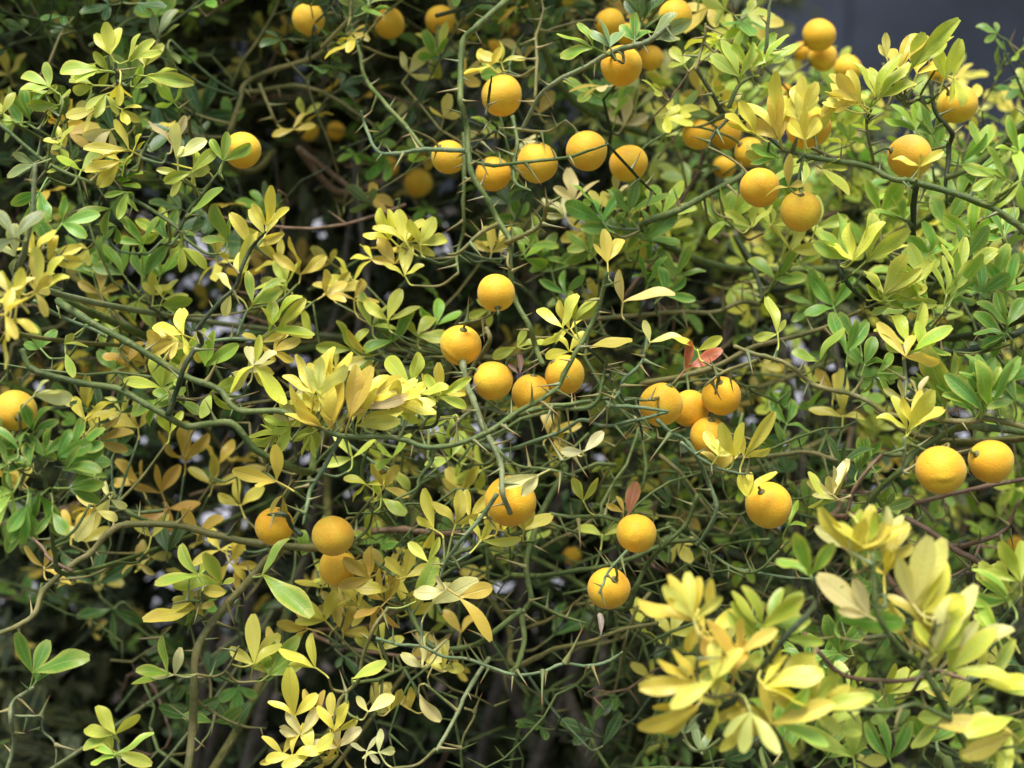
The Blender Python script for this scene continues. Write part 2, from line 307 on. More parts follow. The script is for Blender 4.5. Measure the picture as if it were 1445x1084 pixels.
# ------------------------------------------------------------------ traced stems: shrub, kind, radius0, radius1 (photo px), depth0, depth1, points, rooted?
BR = [
 ('A','g',4.2,2.8,1.31,1.285,[(117,446),(190,489),(257,532),(311,552),(337,576),(394,584),(434,596),(478,614),(549,617),(609,634),(682,616),(729,582),(766,562),(793,542),(816,489),(839,439),(856,385)],1),
 ('A','b',2.4,2.0,1.33,1.34,[(45,428),(84,446),(135,464),(152,474)],0),
 ('A','g',3.6,4.4,1.29,1.31,[(27,489),(50,522),(114,539),(164,551),(207,572),(234,589),(267,601),(324,597),(361,629),(384,646)],1),
 ('A','k',3.6,2.2,1.29,1.27,[(238,588),(247,556),(257,526),(277,496),(287,486),(284,462),(314,425),(331,405),(338,380),(352,350),(374,325)],0),
 ('A','b',2.8,1.6,1.31,1.31,[(287,487),(334,476),(364,481)],0),
 ('A','b',2.0,1.4,1.31,1.31,[(333,476),(341,452),(347,437)],0),
 ('A','g',2.2,2.6,1.32,1.34,[(290,490),(314,542),(332,577)],0),
 ('A','g',2.4,2.4,1.36,1.40,[(8,182),(60,230),(114,254),(144,257),(187,237),(200,220),(215,187)],1),
 ('A','g',2.8,2.4,1.40,1.36,[(144,258),(190,280),(254,326),(262,338)],0),
 ('A','g',2.2,1.8,1.36,1.36,[(254,326),(270,294),(290,270),(311,240)],0),
 ('A','p',3.6,2.4,1.20,1.18,[(37,345),(43,300),(50,232)],1),
 ('A','k',3.0,2.2,1.40,1.36,[(186,236),(174,190),(172,150),(168,112),(164,85)],0),
 ('A','k',2.2,1.8,1.40,1.43,[(114,256),(130,300),(144,331)],0),
 ('A','g',2.0,1.6,1.38,1.38,[(62,232),(72,196),(88,150),(86,132)],0),
 ('A','g',1.8,1.4,1.42,1.42,[(72,196),(52,182),(40,172)],0),
 ('A','o',3.6,2.6,1.62,1.60,[(327,184),(337,140),(354,110),(431,84),(470,60)],1),
 ('A','o',3.0,2.4,1.66,1.62,[(340,132),(374,124),(434,125),(481,144),(540,190)],0),
 ('A','o',2.4,1.6,1.6,1.6,[(366,122),(384,160),(391,172)],0),
 ('A','k',4.5,4.0,1.9,1.8,[(120,0),(80,60),(66,140),(60,230)],1),
 ('A','n',3.6,3.0,1.78,1.75,[(440,225),(482,260),(520,285),(580,310)],1),
 ('A','o',2.4,1.6,1.22,1.2,[(22,420),(60,350),(96,365)],1),
 # middle
 ('B','g',4.2,3.3,1.42,1.36,[(712,3),(669,37),(649,60),(646,114),(652,144),(656,187),(664,240),(689,281),(702,311),(716,341),(720,375),(727,419),(746,455),(759,496),(768,516)],1),
 ('B','g',2.8,1.8,1.44,1.42,[(657,187),(659,250),(656,300),(647,354),(645,385)],0),
 ('B','b',3.0,1.8,1.40,1.42,[(657,214),(599,214),(562,220),(532,214),(519,180),(512,154)],0),
 ('B','g',2.6,2.4,1.41,1.62,[(599,212),(569,174),(542,140),(512,104),(502,50),(495,27),(470,2)],0),
 ('B','g',2.4,1.8,1.40,1.33,[(664,230),(700,231),(729,230),(766,227),(803,220),(857,204)],0),
 ('B','k',1.8,1.8,1.34,1.42,[(857,204),(896,247),(926,277)],0),
 ('B','g',2.6,2.0,1.40,1.36,[(726,160),(729,200),(726,234),(733,260),(749,271)],0),
 ('B','p',2.6,3.8,1.42,1.33,[(733,186),(759,140),(786,117),(823,97),(853,80),(893,67),(916,57),(945,32)],0),
 ('B','o',2.2,1.6,1.43,1.5,[(757,140),(758,77),(762,33),(761,-6)],0),
 ('B','o',2.0,1.6,1.41,1.40,[(727,186),(769,190),(799,174)],0),
 ('B','k',2.2,1.6,1.40,1.34,[(668,208),(690,190),(702,182),(686,168),(689,147),(694,108)],0),
 ('B','o',3.0,1.8,1.37,1.33,[(703,318),(679,331),(649,357),(632,358)],0),
 ('B','o',3.4,2.2,1.37,1.31,[(718,343),(745,330),(766,314),(773,290),(793,273)],0),
 ('B','o',2.2,1.4,1.36,1.36,[(719,352),(716,372),(722,384)],0),
 ('B','p',4.2,3.0,1.36,1.28,[(652,515),(660,545),(666,562),(686,609),(706,653),(709,696),(716,726)],1),
 ('B','g',3.8,2.0,1.33,1.32,[(728,584),(766,577),(816,576),(843,562),(853,522),(856,504)],0),
 ('B','g',2.8,1.8,1.31,1.30,[(766,567),(803,572),(843,564),(890,561),(926,564)],0),
 ('B','b',2.6,2.2,1.31,1.29,[(856,566),(869,576),(910,579),(946,582)],0),
 ('B','b',2.6,2.0,1.34,1.30,[(760,622),(793,609),(819,596),(853,609),(893,596),(916,589),(940,582)],1),
 ('B','k',2.2,1.5,1.31,1.31,[(826,490),(856,516),(866,546),(900,589),(906,619)],0),
 ('B','b',2.4,2.4,1.30,1.30,[(920,466),(910,509),(883,532),(873,552),(866,562)],0),
 ('B','b',2.6,3.0,1.29,1.33,[(928,590),(946,612),(964,622),(984,646),(1001,683),(1010,720),(985,768)],0),
 ('B','b',2.4,1.5,1.28,1.27,[(963,621),(1007,656),(1061,670)],0),
 ('B','g',2.4,1.6,1.31,1.27,[(694,618),(712,643),(736,658),(779,664),(813,673)],0),
 ('B','g',1.6,1.4,1.28,1.27,[(776,665),(800,652),(825,640)],0),
 ('B','k',2.4,2.0,1.33,1.33,[(546,617),(569,602),(612,599),(618,575),(615,560)],0),
 ('B','g',2.8,1.6,1.33,1.29,[(609,634),(605,652),(589,673),(586,690),(556,706)],0),
 ('B','p',2.6,2.2,1.37,1.35,[(628,628),(639,602),(664,578),(690,572),(730,582)],0),
 ('B','o',3.0,2.4,1.52,1.54,[(830,450),(893,446),(963,439),(1014,439),(1044,427),(1074,429)],1),
 ('B','o',1.8,1.5,1.34,1.36,[(652,459),(680,452),(696,444),(699,438)],0),
 ('B','o',3.0,3.2,1.42,1.44,[(688,462),(692,479),(672,512),(660,540)],0),
 ('B','b',2.8,2.0,1.27,1.29,[(704,697),(682,729),(652,762),(629,795),(619,821)],0),
 ('B','g',4.0,3.2,1.42,1.34,[(775,700),(766,722),(759,742),(742,799),(746,846),(739,866),(742,902),(732,939),(722,949)],1),
 ('B','b',2.0,2.2,1.29,1.30,[(532,896),(565,909),(596,912),(629,926),(669,931),(722,949),(766,946),(796,936),(829,941),(860,931),(879,916)],0),
 ('B','g',3.8,3.0,1.36,1.42,[(739,862),(689,896),(662,912),(622,916),(599,902),(576,862),(572,840)],0),
 ('B','g',2.4,1.8,1.36,1.38,[(747,848),(793,869),(823,882)],0),
 ('B','o',3.2,2.4,1.44,1.38,[(760,928),(783,916),(833,904),(879,889),(926,882)],1),
 ('B','p',3.2,2.4,1.33,1.28,[(690,930),(676,949),(656,983),(649,1003),(622,1049),(616,1056)],0),
 ('B','o',1.8,1.2,1.33,1.33,[(650,1000),(668,1008),(655,1040),(646,1066)],0),
 ('B','g',2.6,2.4,1.38,1.36,[(487,764),(515,782),(539,799),(556,812)],1),
 ('B','g',3.0,3.0,1.40,1.42,[(560,818),(619,795),(669,775),(722,755),(759,742)],0),
 ('B','o',2.2,2.6,1.30,1.33,[(542,856),(529,882),(512,922),(502,962),(482,989),(457,1046),(451,1084)],1),
 ('B','g',2.4,2.0,1.34,1.42,[(500,966),(540,955),(582,942)],0),
 ('B','g',3.0,2.6,1.40,1.36,[(896,826),(916,795),(930,772),(963,739),(985,700)],1),
 ('B','g',3.0,2.8,1.44,1.40,[(760,812),(830,805),(876,792),(930,772),(985,760)],1),
 ('B','b',2.0,1.4,1.30,1.27,[(884,778),(862,802),(850,822),(838,832)],0),
 ('B','g',2.6,2.6,1.38,1.36,[(776,722),(816,732),(853,729),(872,738),(900,752),(950,742)],0),
 ('B','w',7.0,6.0,1.75,1.72,[(838,1060),(843,1016),(849,956),(852,900)],1),
 ('B','n',4.4,4.0,1.50,1.50,[(441,772),(499,752),(545,750),(599,752),(680,748)],0),
 ('B','n',2.4,1.6,1.55,1.5,[(470,912),(520,920),(600,930),(650,916)],1),
 # right
 ('C','o',3.6,2.4,1.46,1.40,[(960,531),(1011,516),(1064,486),(1124,471),(1168,459),(1214,440)],1),
 ('C','o',2.6,3.8,1.31,1.27,[(1041,489),(1074,509),(1108,516),(1138,536),(1164,546),(1198,554),(1231,572),(1258,584),(1318,592),(1365,596),(1395,594),(1455,606)],1),
 ('C','o',2.4,1.8,1.32,1.30,[(1070,509),(1024,526),(990,548)],0),
 ('C','g',4.4,3.4,1.30,1.36,[(1455,612),(1381,602),(1335,609),(1298,632),(1275,659),(1241,693),(1214,723),(1195,760)],1),
 ('C','k',2.6,4.4,1.32,1.36,[(1187,345),(1191,389),(1218,425),(1255,455),(1290,478),(1331,492),(1375,492),(1432,472),(1455,462)],1),
 ('C','k',3.0,2.6,1.6,1.55,[(1051,362),(1071,402),(1078,429)],1),
 ('C','g',2.6,2.2,1.36,1.36,[(1378,400),(1381,422),(1391,472),(1421,519)],1),
 ('C','o',3.2,2.6,1.50,1.46,[(1014,649),(1081,646),(1124,636),(1171,646),(1215,650)],1),
 ('C','n',2.2,2.8,1.26,1.28,[(1241,643),(1224,663),(1204,696),(1196,735)],0),
 ('C','p',2.2,1.8,1.25,1.25,[(1278,616),(1279,640),(1278,663),(1286,668)],0),
 ('C','p',2.6,2.2,1.27,1.26,[(1271,490),(1274,530),(1278,562)],0),
 ('C','n',3.4,2.8,1.38,1.36,[(1230,725),(1264,716),(1310,706),(1365,693),(1455,672)],1),
 ('C','g',3.0,4.6,1.32,1.30,[(1107,214),(1151,224),(1224,234),(1265,254),(1298,259),(1385,281),(1432,311),(1458,336)],1),
 ('C','o',2.2,2.4,1.31,1.31,[(1148,207),(1170,218),(1198,231)],0),
 ('C','g',4.0,3.8,1.42,1.44,[(950,294),(964,290),(997,274),(1030,260),(1051,247)],1),
 ('C','k',2.4,3.4,1.40,1.40,[(984,97),(1011,140),(1027,164),(1054,167),(1080,190),(1107,214)],0),
 ('C','g',3.0,2.2,1.40,1.40,[(1027,150),(1044,117),(1074,105)],0),
 ('C','p',2.4,2.2,1.40,1.36,[(1074,106),(1080,60),(1090,-8)],0),
 ('C','o',2.2,2.0,1.40,1.40,[(984,99),(990,72),(994,50),(993,33)],0),
 ('C','k',2.2,1.6,1.40,1.38,[(1027,164),(1004,190),(1000,207)],0),
 ('C','k',2.6,3.4,1.40,1.42,[(1311,114),(1318,157),(1341,187),(1343,210),(1330,262)],0),
 ('C','k',1.8,1.6,1.40,1.38,[(1314,136),(1296,140),(1284,147)],0),
 ('C','o',2.0,1.8,1.33,1.30,[(1231,233),(1226,190),(1224,157)],0),
 ('C','k',3.6,3.2,1.36,1.42,[(1288,260),(1290,301),(1286,351),(1282,390)],0),
 ('C','g',4.4,3.4,1.36,1.42,[(1458,165),(1445,177),(1400,214),(1370,236),(1340,250)],1),
 ('C','o',2.2,1.8,1.50,1.48,[(1324,257),(1358,246),(1422,260)],0),
 ('C','k',2.6,2.0,1.40,1.40,[(1240,86),(1256,118),(1276,136),(1292,143)],0),
 ('C','g',2.4,1.6,1.42,1.38,[(984,769),(1010,785),(1041,802),(1074,802),(1114,762)],1),
 ('C','b',2.2,1.4,1.40,1.36,[(1041,803),(1114,815),(1181,822)],0),
 ('C','n',3.4,4.2,1.34,1.34,[(1275,732),(1310,750),(1348,772),(1385,802),(1365,849),(1378,880)],1),
 ('C','n',3.2,2.2,1.33,1.30,[(1351,773),(1388,762),(1422,745),(1440,705)],0),
 ('C','n',2.2,1.4,1.33,1.29,[(1388,763),(1366,798),(1322,818)],0),
 ('C','n',2.2,1.6,1.34,1.30,[(1385,803),(1356,812),(1344,816)],0),
 ('C','g',3.0,2.6,1.42,1.40,[(1325,880),(1331,859),(1358,809),(1372,770)],1),
 ('C','g',2.6,2.0,1.24,1.20,[(1302,880),(1341,906),(1368,952)],0),
 ('C','g',3.0,2.6,1.45,1.45,[(1298,642),(1258,640),(1180,636)],0),
 ('C','g',1.9,1.7,1.26,1.24,[(1290,628),(1302,634),(1318,640)],0),
 ('C','o',1.9,1.7,1.26,1.26,[(1335,640),(1352,641),(1372,638)],0),
 ('A','g',2.8,1.8,1.26,1.20,[(70,775),(72,730),(66,690),(58,650),(40,612)],1), ('A','g',2.2,1.4,1.23,1.21,[(68,700),(84,672),(98,648)],0), ('A','g',2.0,1.4,1.22,1.19,[(62,672),(36,668),(16,650)],0),
 # lower left
 ('A','o',3.0,5.0,1.32,1.42,[(-8,894),(22,884),(50,866),(63,836),(100,799),(127,779),(150,752),(180,744),(247,744),(301,755),(367,769),(441,772)],1),
 ('A','g',2.6,3.0,1.38,1.42,[(134,679),(167,712),(200,730),(247,744)],0),
 ('A','o',5.4,4.6,1.38,1.40,[(268,1090),(272,1030),(274,976),(277,916),(301,872),(324,846),(351,815),(375,792),(398,772)],1),
 ('A','o',2.6,1.8,1.39,1.34,[(316,836),(280,844),(240,852)],0),
 ('A','o',2.4,1.6,1.40,1.42,[(276,980),(300,1002),(334,1019),(374,1029)],0),
 ('A','p',2.6,2.6,1.26,1.24,[(10,1090),(16,1050),(13,1016),(20,989),(50,969)],1),
 ('A','p',1.6,1.2,1.25,1.25,[(20,1012),(50,1008),(62,1006),(60,1030),(76,1052),(74,1084)],0),
 ('A','o',2.0,1.6,1.36,1.34,[(275,952),(300,956),(318,948),(334,915)],0),
 ('A','p',2.0,1.8,1.24,1.23,[(165,1090),(166,1068),(166,1042)],1),
 ('A','n',2.4,2.0,1.30,1.33,[(104,802),(78,790),(64,776),(40,756)],0),
 ('A','g',2.4,2.0,1.48,1.46,[(384,770),(430,720),(437,690),(446,660),(478,620)],0),
 ('A','b',3.0,2.4,1.30,1.28,[(479,618),(462,648),(437,690),(433,712),(430,740)],0),
 ('A','k',3.4,2.2,1.30,1.27,[(430,760),(414,744),(404,728),(376,726)],0),
 # lower right clump
 ('D','k',4.2,3.2,1.08,1.08,[(1036,990),(1054,962),(1098,919),(1138,872),(1151,846),(1148,815)],1),
 ('D','g',5.6,3.2,1.12,1.08,[(1392,1100),(1378,1079),(1341,1006),(1318,969),(1298,939),(1271,919),(1241,866),(1228,785)],1),
 ('D','n',3.0,3.0,1.16,1.14,[(1136,894),(1144,906),(1158,922),(1191,952),(1251,961),(1301,959),(1325,949),(1368,959)],0),
 ('D','o',3.0,2.6,1.08,1.06,[(1300,945),(1312,900),(1318,870)],0),
 ('D','o',2.6,2.2,1.06,1.04,[(1042,985),(1000,985),(985,960),(990,900)],0),
 ('D','g',3.0,2.6,1.10,1.08,[(1120,1090),(1100,1045),(1080,1018),(1040,985)],1),
 ('D','g',3.4,2.6,1.10,1.10,[(1341,1006),(1300,1000),(1258,1004),(1200,1000),(1140,1012)],0),
]
THORN_MESH = []
for k in range(4):
    z = np.linspace(0, 1, 5); P = np.stack([.06 * np.sin(z * 2 + k) - .06 * math.sin(k), np.zeros(5), z], -1)
    R = np.array([.125, .062, .045, .028, .004]); a = Acc(); a.add(*tube(P, R, 6, cap=False)); THORN_MESH.append(a.mesh('thorn', M_THORN))
def basis(zdir, hint):
    z = unit(zdir); x = unit(np.cross(hint, z)); y = np.cross(z, x); return x, y, z
from mathutils import Matrix
def put(o, co, x, y, z, s, w=None):
    w = w or s
    o.matrix_basis = Matrix(((x[0]*w, y[0]*w, z[0]*s, co[0]), (x[1]*w, y[1]*w, z[1]*s, co[1]), (x[2]*w, y[2]*w, z[2]*s, co[2]), (0, 0, 0, 1)))
THN = {k: 0 for k in SHR}; XT = {k: Acc() for k in SHR}
_z = np.linspace(0, 1, 5); TSPIKE = tube(np.stack([0 * _z, 0 * _z, _z], -1), np.array([.125, .062, .045, .028, .004]), 6, cap=False)
def add_thorn(co, d, length, parent, key):
    x, y, z = basis(d, np.array([.2, .5, .7])); o = link('thorn', rnd.choice(THORN_MESH), parent)
    put(o, co - np.array(SHR[key].location), x, y, z, length, min(length * 1.15, .011 + .4 * length)); THN[key] += 1
def build_branch(key, kind, r0, r1, d0, d1, pts, rooted, thorns=True, name='branch'):
    root = SHR[key]; n = len(pts); dd = np.linspace(d0, d1, n) - (.016 if max(r0, r1) >= 3.4 and d0 < 1.37 else 0) + nrng.normal(0, .006, n)
    W = [at(x, y, d) for (x, y), d in zip(pts, dd)]
    P = catmull(W, 6); t = np.linspace(0, 1, len(P)); scale = (d0 + d1) / 2 / FPX
    R = (r0 + (r1 - r0) * t) * scale * 1.14
    node = max(5, int(.034 / (np.linalg.norm(np.diff(P, axis=0), axis=1).mean() + 1e-6)))
    R *= 1 + .16 * (np.arange(len(P)) % node == 0) + nrng.normal(0, .025, len(P))
    kn = np.arange(0, len(P) + node, node); off = nrng.normal(0, .0016, (len(kn), 3))      # stems bend at every node
    P = P + np.stack([np.interp(np.arange(len(P)), kn, off[:, c]) for c in range(3)], -1) + nrng.normal(0, .00012, P.shape)
    if not rooted: R[-5:] *= np.linspace(1, .6, 5)[-len(R[-5:]):]
    TP, TRr = P, R
    if rooted and TR[key]:              # carry the stem back into the hedge to its trunk
        ends = []
        for e, s_ in ((0, 1), (-1, -1)):
            p = P[e]; tan = unit(P[e] - P[e + s_ * 3]); best = min(TR[key], key=lambda q: np.linalg.norm(q[0] - p) + .8 * max(0, q[0][2] - p[2] + .05))
            ends.append((np.linalg.norm(best[0] - p), e, p, tan, best[0]))
        big = 0 if r0 >= r1 else -1
        sel = [q for q in ends if q[1] == big][0]
        _, e, p, tan, tp = sel
        L = np.linalg.norm(tp - p); ext = catmull([p, p + tan * min(.035, L * .2) + FWD * min(.05, L * .2), p * .68 + tp * .32 + FWD * L * .22 - np.array([0, 0, .03]), tp], 5)[1:]
        re = np.linspace(R[e], R[e] * 1.15, len(ext))
        if e == 0: TP = np.vstack([ext[::-1], P]); TRr = np.concatenate([re[::-1], R])
        else: TP = np.vstack([P, ext]); TRr = np.concatenate([R, re])
    a = Acc(); V, F, U = tube(TP, TRr, 8, .06); a.add(V - np.array(root.location), F, U)
    o = a.obj(name, BARK[kind], root)
    for p in TP[::2]: ATT.append((p, o, key))
    if thorns:
        side = rnd.choice((-1, 1)); i = rnd.randint(2, 5)
        while i < len(P) - 1:
            tan = unit(P[min(i + 1, len(P) - 1)] - P[i - 1]); s_ = unit(np.cross(tan, FWD)) * side
            d = unit(tan * rnd.uniform(.1, .7) * rnd.choice((1, 1, -1)) + s_ + FWD * rnd.uniform(-.7, .5))
            L = rnd.uniform(.009, .024) * (1.2 if rnd.random() < .25 else 1)
            if THN[key] < 262: add_thorn(P[i] + d * R[i] * .4, d, L, o, key)
            else:
                bx, by, bz = basis(d, np.array([.2, .5, .7])); w = min(L * 1.15, .011 + .4 * L)
                XT[key].add(P[i] + d * R[i] * .4 - np.array(root.location) + TSPIKE[0][:, :1] * bx * w + TSPIKE[0][:, 1:2] * by * w + TSPIKE[0][:, 2:] * bz * L, TSPIKE[1], TSPIKE[2])
            side = -side; i += max(2, int(rnd.uniform(.013, .030) / (np.linalg.norm(P[1] - P[0]) + 1e-6)))
    return o
for b in BR: build_branch(*b)
for k_, a_ in XT.items():
    if a_.n: tag(a_.obj('small_thorns', M_THORN, SHR[k_]), kind='stuff')
# long spines that stand out
for key, x0, y0, x1, y1, d in [('B',766,946,766,996,1.29),('B',797,936,823,879,1.30),('B',729,946,744,968,1.29),('B',829,941,820,958,1.29),('B',596,912,577,890,1.29),
        ('B',800,575,801,606,1.31),('B',910,509,942,522,1.30),('B',884,530,858,514,1.30),('B',946,612,915,652,1.28),('B',549,617,536,592,1.30),('B',712,600,725,614,1.31),
        ('B',825,642,834,668,1.27),('B',679,331,660,309,1.36),('B',766,316,800,323,1.32),('B',773,290,771,262,1.31),('B',742,800,700,786,1.38),('B',746,848,772,842,1.35),
        ('B',739,862,706,862,1.35),('B',816,732,818,775,1.37),('A',428,598,427,574,1.30),('A',312,552,340,572,1.33),('A',276,600,262,640,1.33),('A',246,560,232,544,1.33),
        ('A',182,562,171,531,1.32),('A',337,578,364,573,1.32),('A',404,728,374,727,1.26),('A',127,779,132,800,1.38),('A',320,850,330,886,1.38),('A',470,600,451,560,1.30),
        ('C',1424,746,1428,776,1.31),('C',1335,600,1333,628,1.27),('C',1074,486,1070,470,1.41),('B',706,655,724,655,1.29),('B',858,574,858,608,1.30),('B',900,589,893,606,1.31)]:
    p = at(x0, y0, d); q = at(x1, y1, d - rnd.uniform(-.01, .02)); j = min(ATT, key=lambda a: np.linalg.norm(a[0] - p) if a[2] == key else 9)
    add_thorn(p, q - p, np.linalg.norm(q - p), j[1], key)

# ------------------------------------------------------------------ leaflets
def leaflet(L, W, fold, curl, twist, wave, na, nc):
    t = np.linspace(0, 1, na + 1); s = np.linspace(-1, 1, 2 * nc + 1)
    w = W * .5 * np.clip(np.sin(math.pi * np.clip(t * .93 + .02, 0, 1) ** 1.4), 0.02, 1) ** .8
    w[-1] = w[-2] * .45
    th = curl * t; y = np.cumsum(np.concatenate([[0], np.cos((th[1:] + th[:-1]) / 2) / na])) * L
    zc = -np.cumsum(np.concatenate([[0], np.sin((th[1:] + th[:-1]) / 2) / na])) * L
    A = np.abs(s)[None, :]; Sg = s[None, :] * w[:, None]
    hx = Sg * math.cos(fold); hz = A * w[:, None] * math.sin(fold) * (1 - .35 * A) + wave * L * .05 * np.sin(t * 9 + 1.3)[:, None] * A
    tw = twist * t[:, None]; X = hx * np.cos(tw) - hz * np.sin(tw); Z = hx * np.sin(tw) + hz * np.cos(tw)
    Y = y[:, None] + Z * np.sin(th)[:, None]; Zt = zc[:, None] + Z * np.cos(th)[:, None]
    V = np.stack([X, np.broadcast_to(Y, X.shape), Zt], -1).reshape(-1, 3); m = 2 * nc + 1
    i = np.arange(na)[:, None] * m; j = np.arange(2 * nc)[None, :]
    F = np.stack([i + j, i + j + 1, i + m + j + 1, i + m + j], -1).reshape(-1, 4)
    U = np.stack([np.tile((s + 1) / 2, na + 1), np.repeat(t, m)], -1)
    return V, F, U
CO = {  # pigment colour + how strongly margins have yellowed
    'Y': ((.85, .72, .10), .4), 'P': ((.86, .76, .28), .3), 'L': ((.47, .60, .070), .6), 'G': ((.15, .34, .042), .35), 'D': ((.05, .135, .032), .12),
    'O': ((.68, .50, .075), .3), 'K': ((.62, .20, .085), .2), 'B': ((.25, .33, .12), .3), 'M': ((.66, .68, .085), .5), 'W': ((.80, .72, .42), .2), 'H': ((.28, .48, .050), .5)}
def colour(c):
    b, e = CO[c]; j = [rnd.uniform(.86, 1.14), rnd.uniform(.92, 1.08), rnd.uniform(.7, 1.3)]
    return (*[min(.9, x * y) for x, y in zip(b, j)], e * rnd.uniform(.5, 1.3) if e * 1.3 < 1 else e)

kd = kdtree.KDTree(len(ATT) + 20)
for i, a in enumerate(ATT): kd.insert(Vector(a[0]), i)
kd.balance()
LEAFN = {k: 0 for k in SHR}; NEWATT = []
def nearest(p, key=None, rad=.09):
    best = None
    for co, i, d in kd.find_n(Vector(p), 40):
        c = d + (.012 if key and ATT[i][2] != key else 0) + (.5 * max(0, co[2] - p[2]))
        if best is None or c < best[0]: best = (c, np.array(co), i, d)
    if best is None:
        co, i, d = kd.find(Vector(p)); best = (d, np.array(co), i, d)
    return best
def traced_leaf(x, y, d, key, lets, col):
    sh = .24 * float(np.mean([l for _, l in lets])) * rnd.uniform(.7, 1.3) if len(lets) > 1 else 0
    mx, my = np.mean([math.cos(math.radians(a)) for a, _ in lets]), np.mean([math.sin(math.radians(a)) for a, _ in lets])
    x += sh * mx; y -= sh * my; lets = [(a, l - sh * .45) for a, l in lets]
    J = at(x, y, d); b = list(nearest(J, key)); parent = ATT[b[2]][1]; rootl = np.array(SHR[ATT[b[2]][2]].location); kk = ATT[b[2]][2]
    a = Acc()
    for ang, ln in lets:
        A = math.radians(ang + rnd.uniform(-5, 5)); inpl = RIGHT * math.cos(A) + UP * math.sin(A)
        tilt = math.radians(rnd.uniform(-28, 34)); dv = unit(inpl * math.cos(tilt) - FWD * math.sin(tilt))
        L = (ln if ln < 60 else 60 + (ln - 60) * .85) * d / FPX / max(.8, math.cos(tilt)) * (1.10 if d > 1.15 else 1.02)
        side = unit(np.cross(dv, FWD)); nz = unit(-FWD * rnd.uniform(.45, 1.0) + np.array([0, -.1, .75]) * rnd.uniform(.3, 1.1) + side * rnd.uniform(-.95, .95))
        nz = unit(nz - dv * np.dot(nz, dv)); xs = np.cross(dv, nz)
        V, F, U = leaflet(L, L * (rnd.uniform(.38, .48) if ln < 48 else rnd.uniform(.30, .42)), rnd.uniform(.12, .75), rnd.uniform(-.45, .95), rnd.uniform(-.5, .5), rnd.uniform(-1, 1), 10, 2)
        V = J + V[:, :1] * xs + V[:, 1:2] * dv + V[:, 2:] * nz; a.add(V - rootl, F, U)
    mid = unit(np.mean([RIGHT * math.cos(math.radians(q[0])) + UP * math.sin(math.radians(q[0])) for q in lets], 0) + 1e-4)
    gap = np.linalg.norm(b[1] - J); pet = rnd.uniform(.012, .020)
    if gap > .028:                      # a side shoot carries the leaf; its own petiole stays short
        q = J - unit(mid * .8 + unit(J - b[1]) * .8 + FWD * .2) * pet
        tp = catmull([b[1], (b[1] + q) / 2 + FWD * rnd.uniform(0, .012) - np.array([0, 0, .006]) + RIGHT * rnd.uniform(-.006, .006), q], 5)
        tw = Acc(); tv = tube(tp, np.linspace(.0017, .0011, len(tp)), 6); tw.add(tv[0] - rootl, tv[1], tv[2])
        so = tw.obj('twig', BARK[rnd.choice('gogb')], SHR[kk]); parent = so
        for e in tp[2:]: NEWATT.append((e, so, kk))
        b[1] = q
    P = catmull([b[1], (b[1] + J) / 2 - mid * .003 + FWD * .002, J + mid * .001], 4)
    V, F, U = tube(P, np.full(len(P), .0009), 5); a.add(V - rootl, F, np.tile([[.5, .3]], (len(U), 1)))
    o = a.obj('leaf', M_LEAF, parent); o.color = colour(col); LEAFN[kk] += 1
    return o
ORG = (.86, .425, .022)
G1 = 'small fruit pair beside the tall stem'; G2 = 'dim fruit deep in the hedge'; G3 = 'half hidden fruit by the dark forked twig'
L2 = 'dim orange fruit deep among the shaded inner twigs of the hedge'
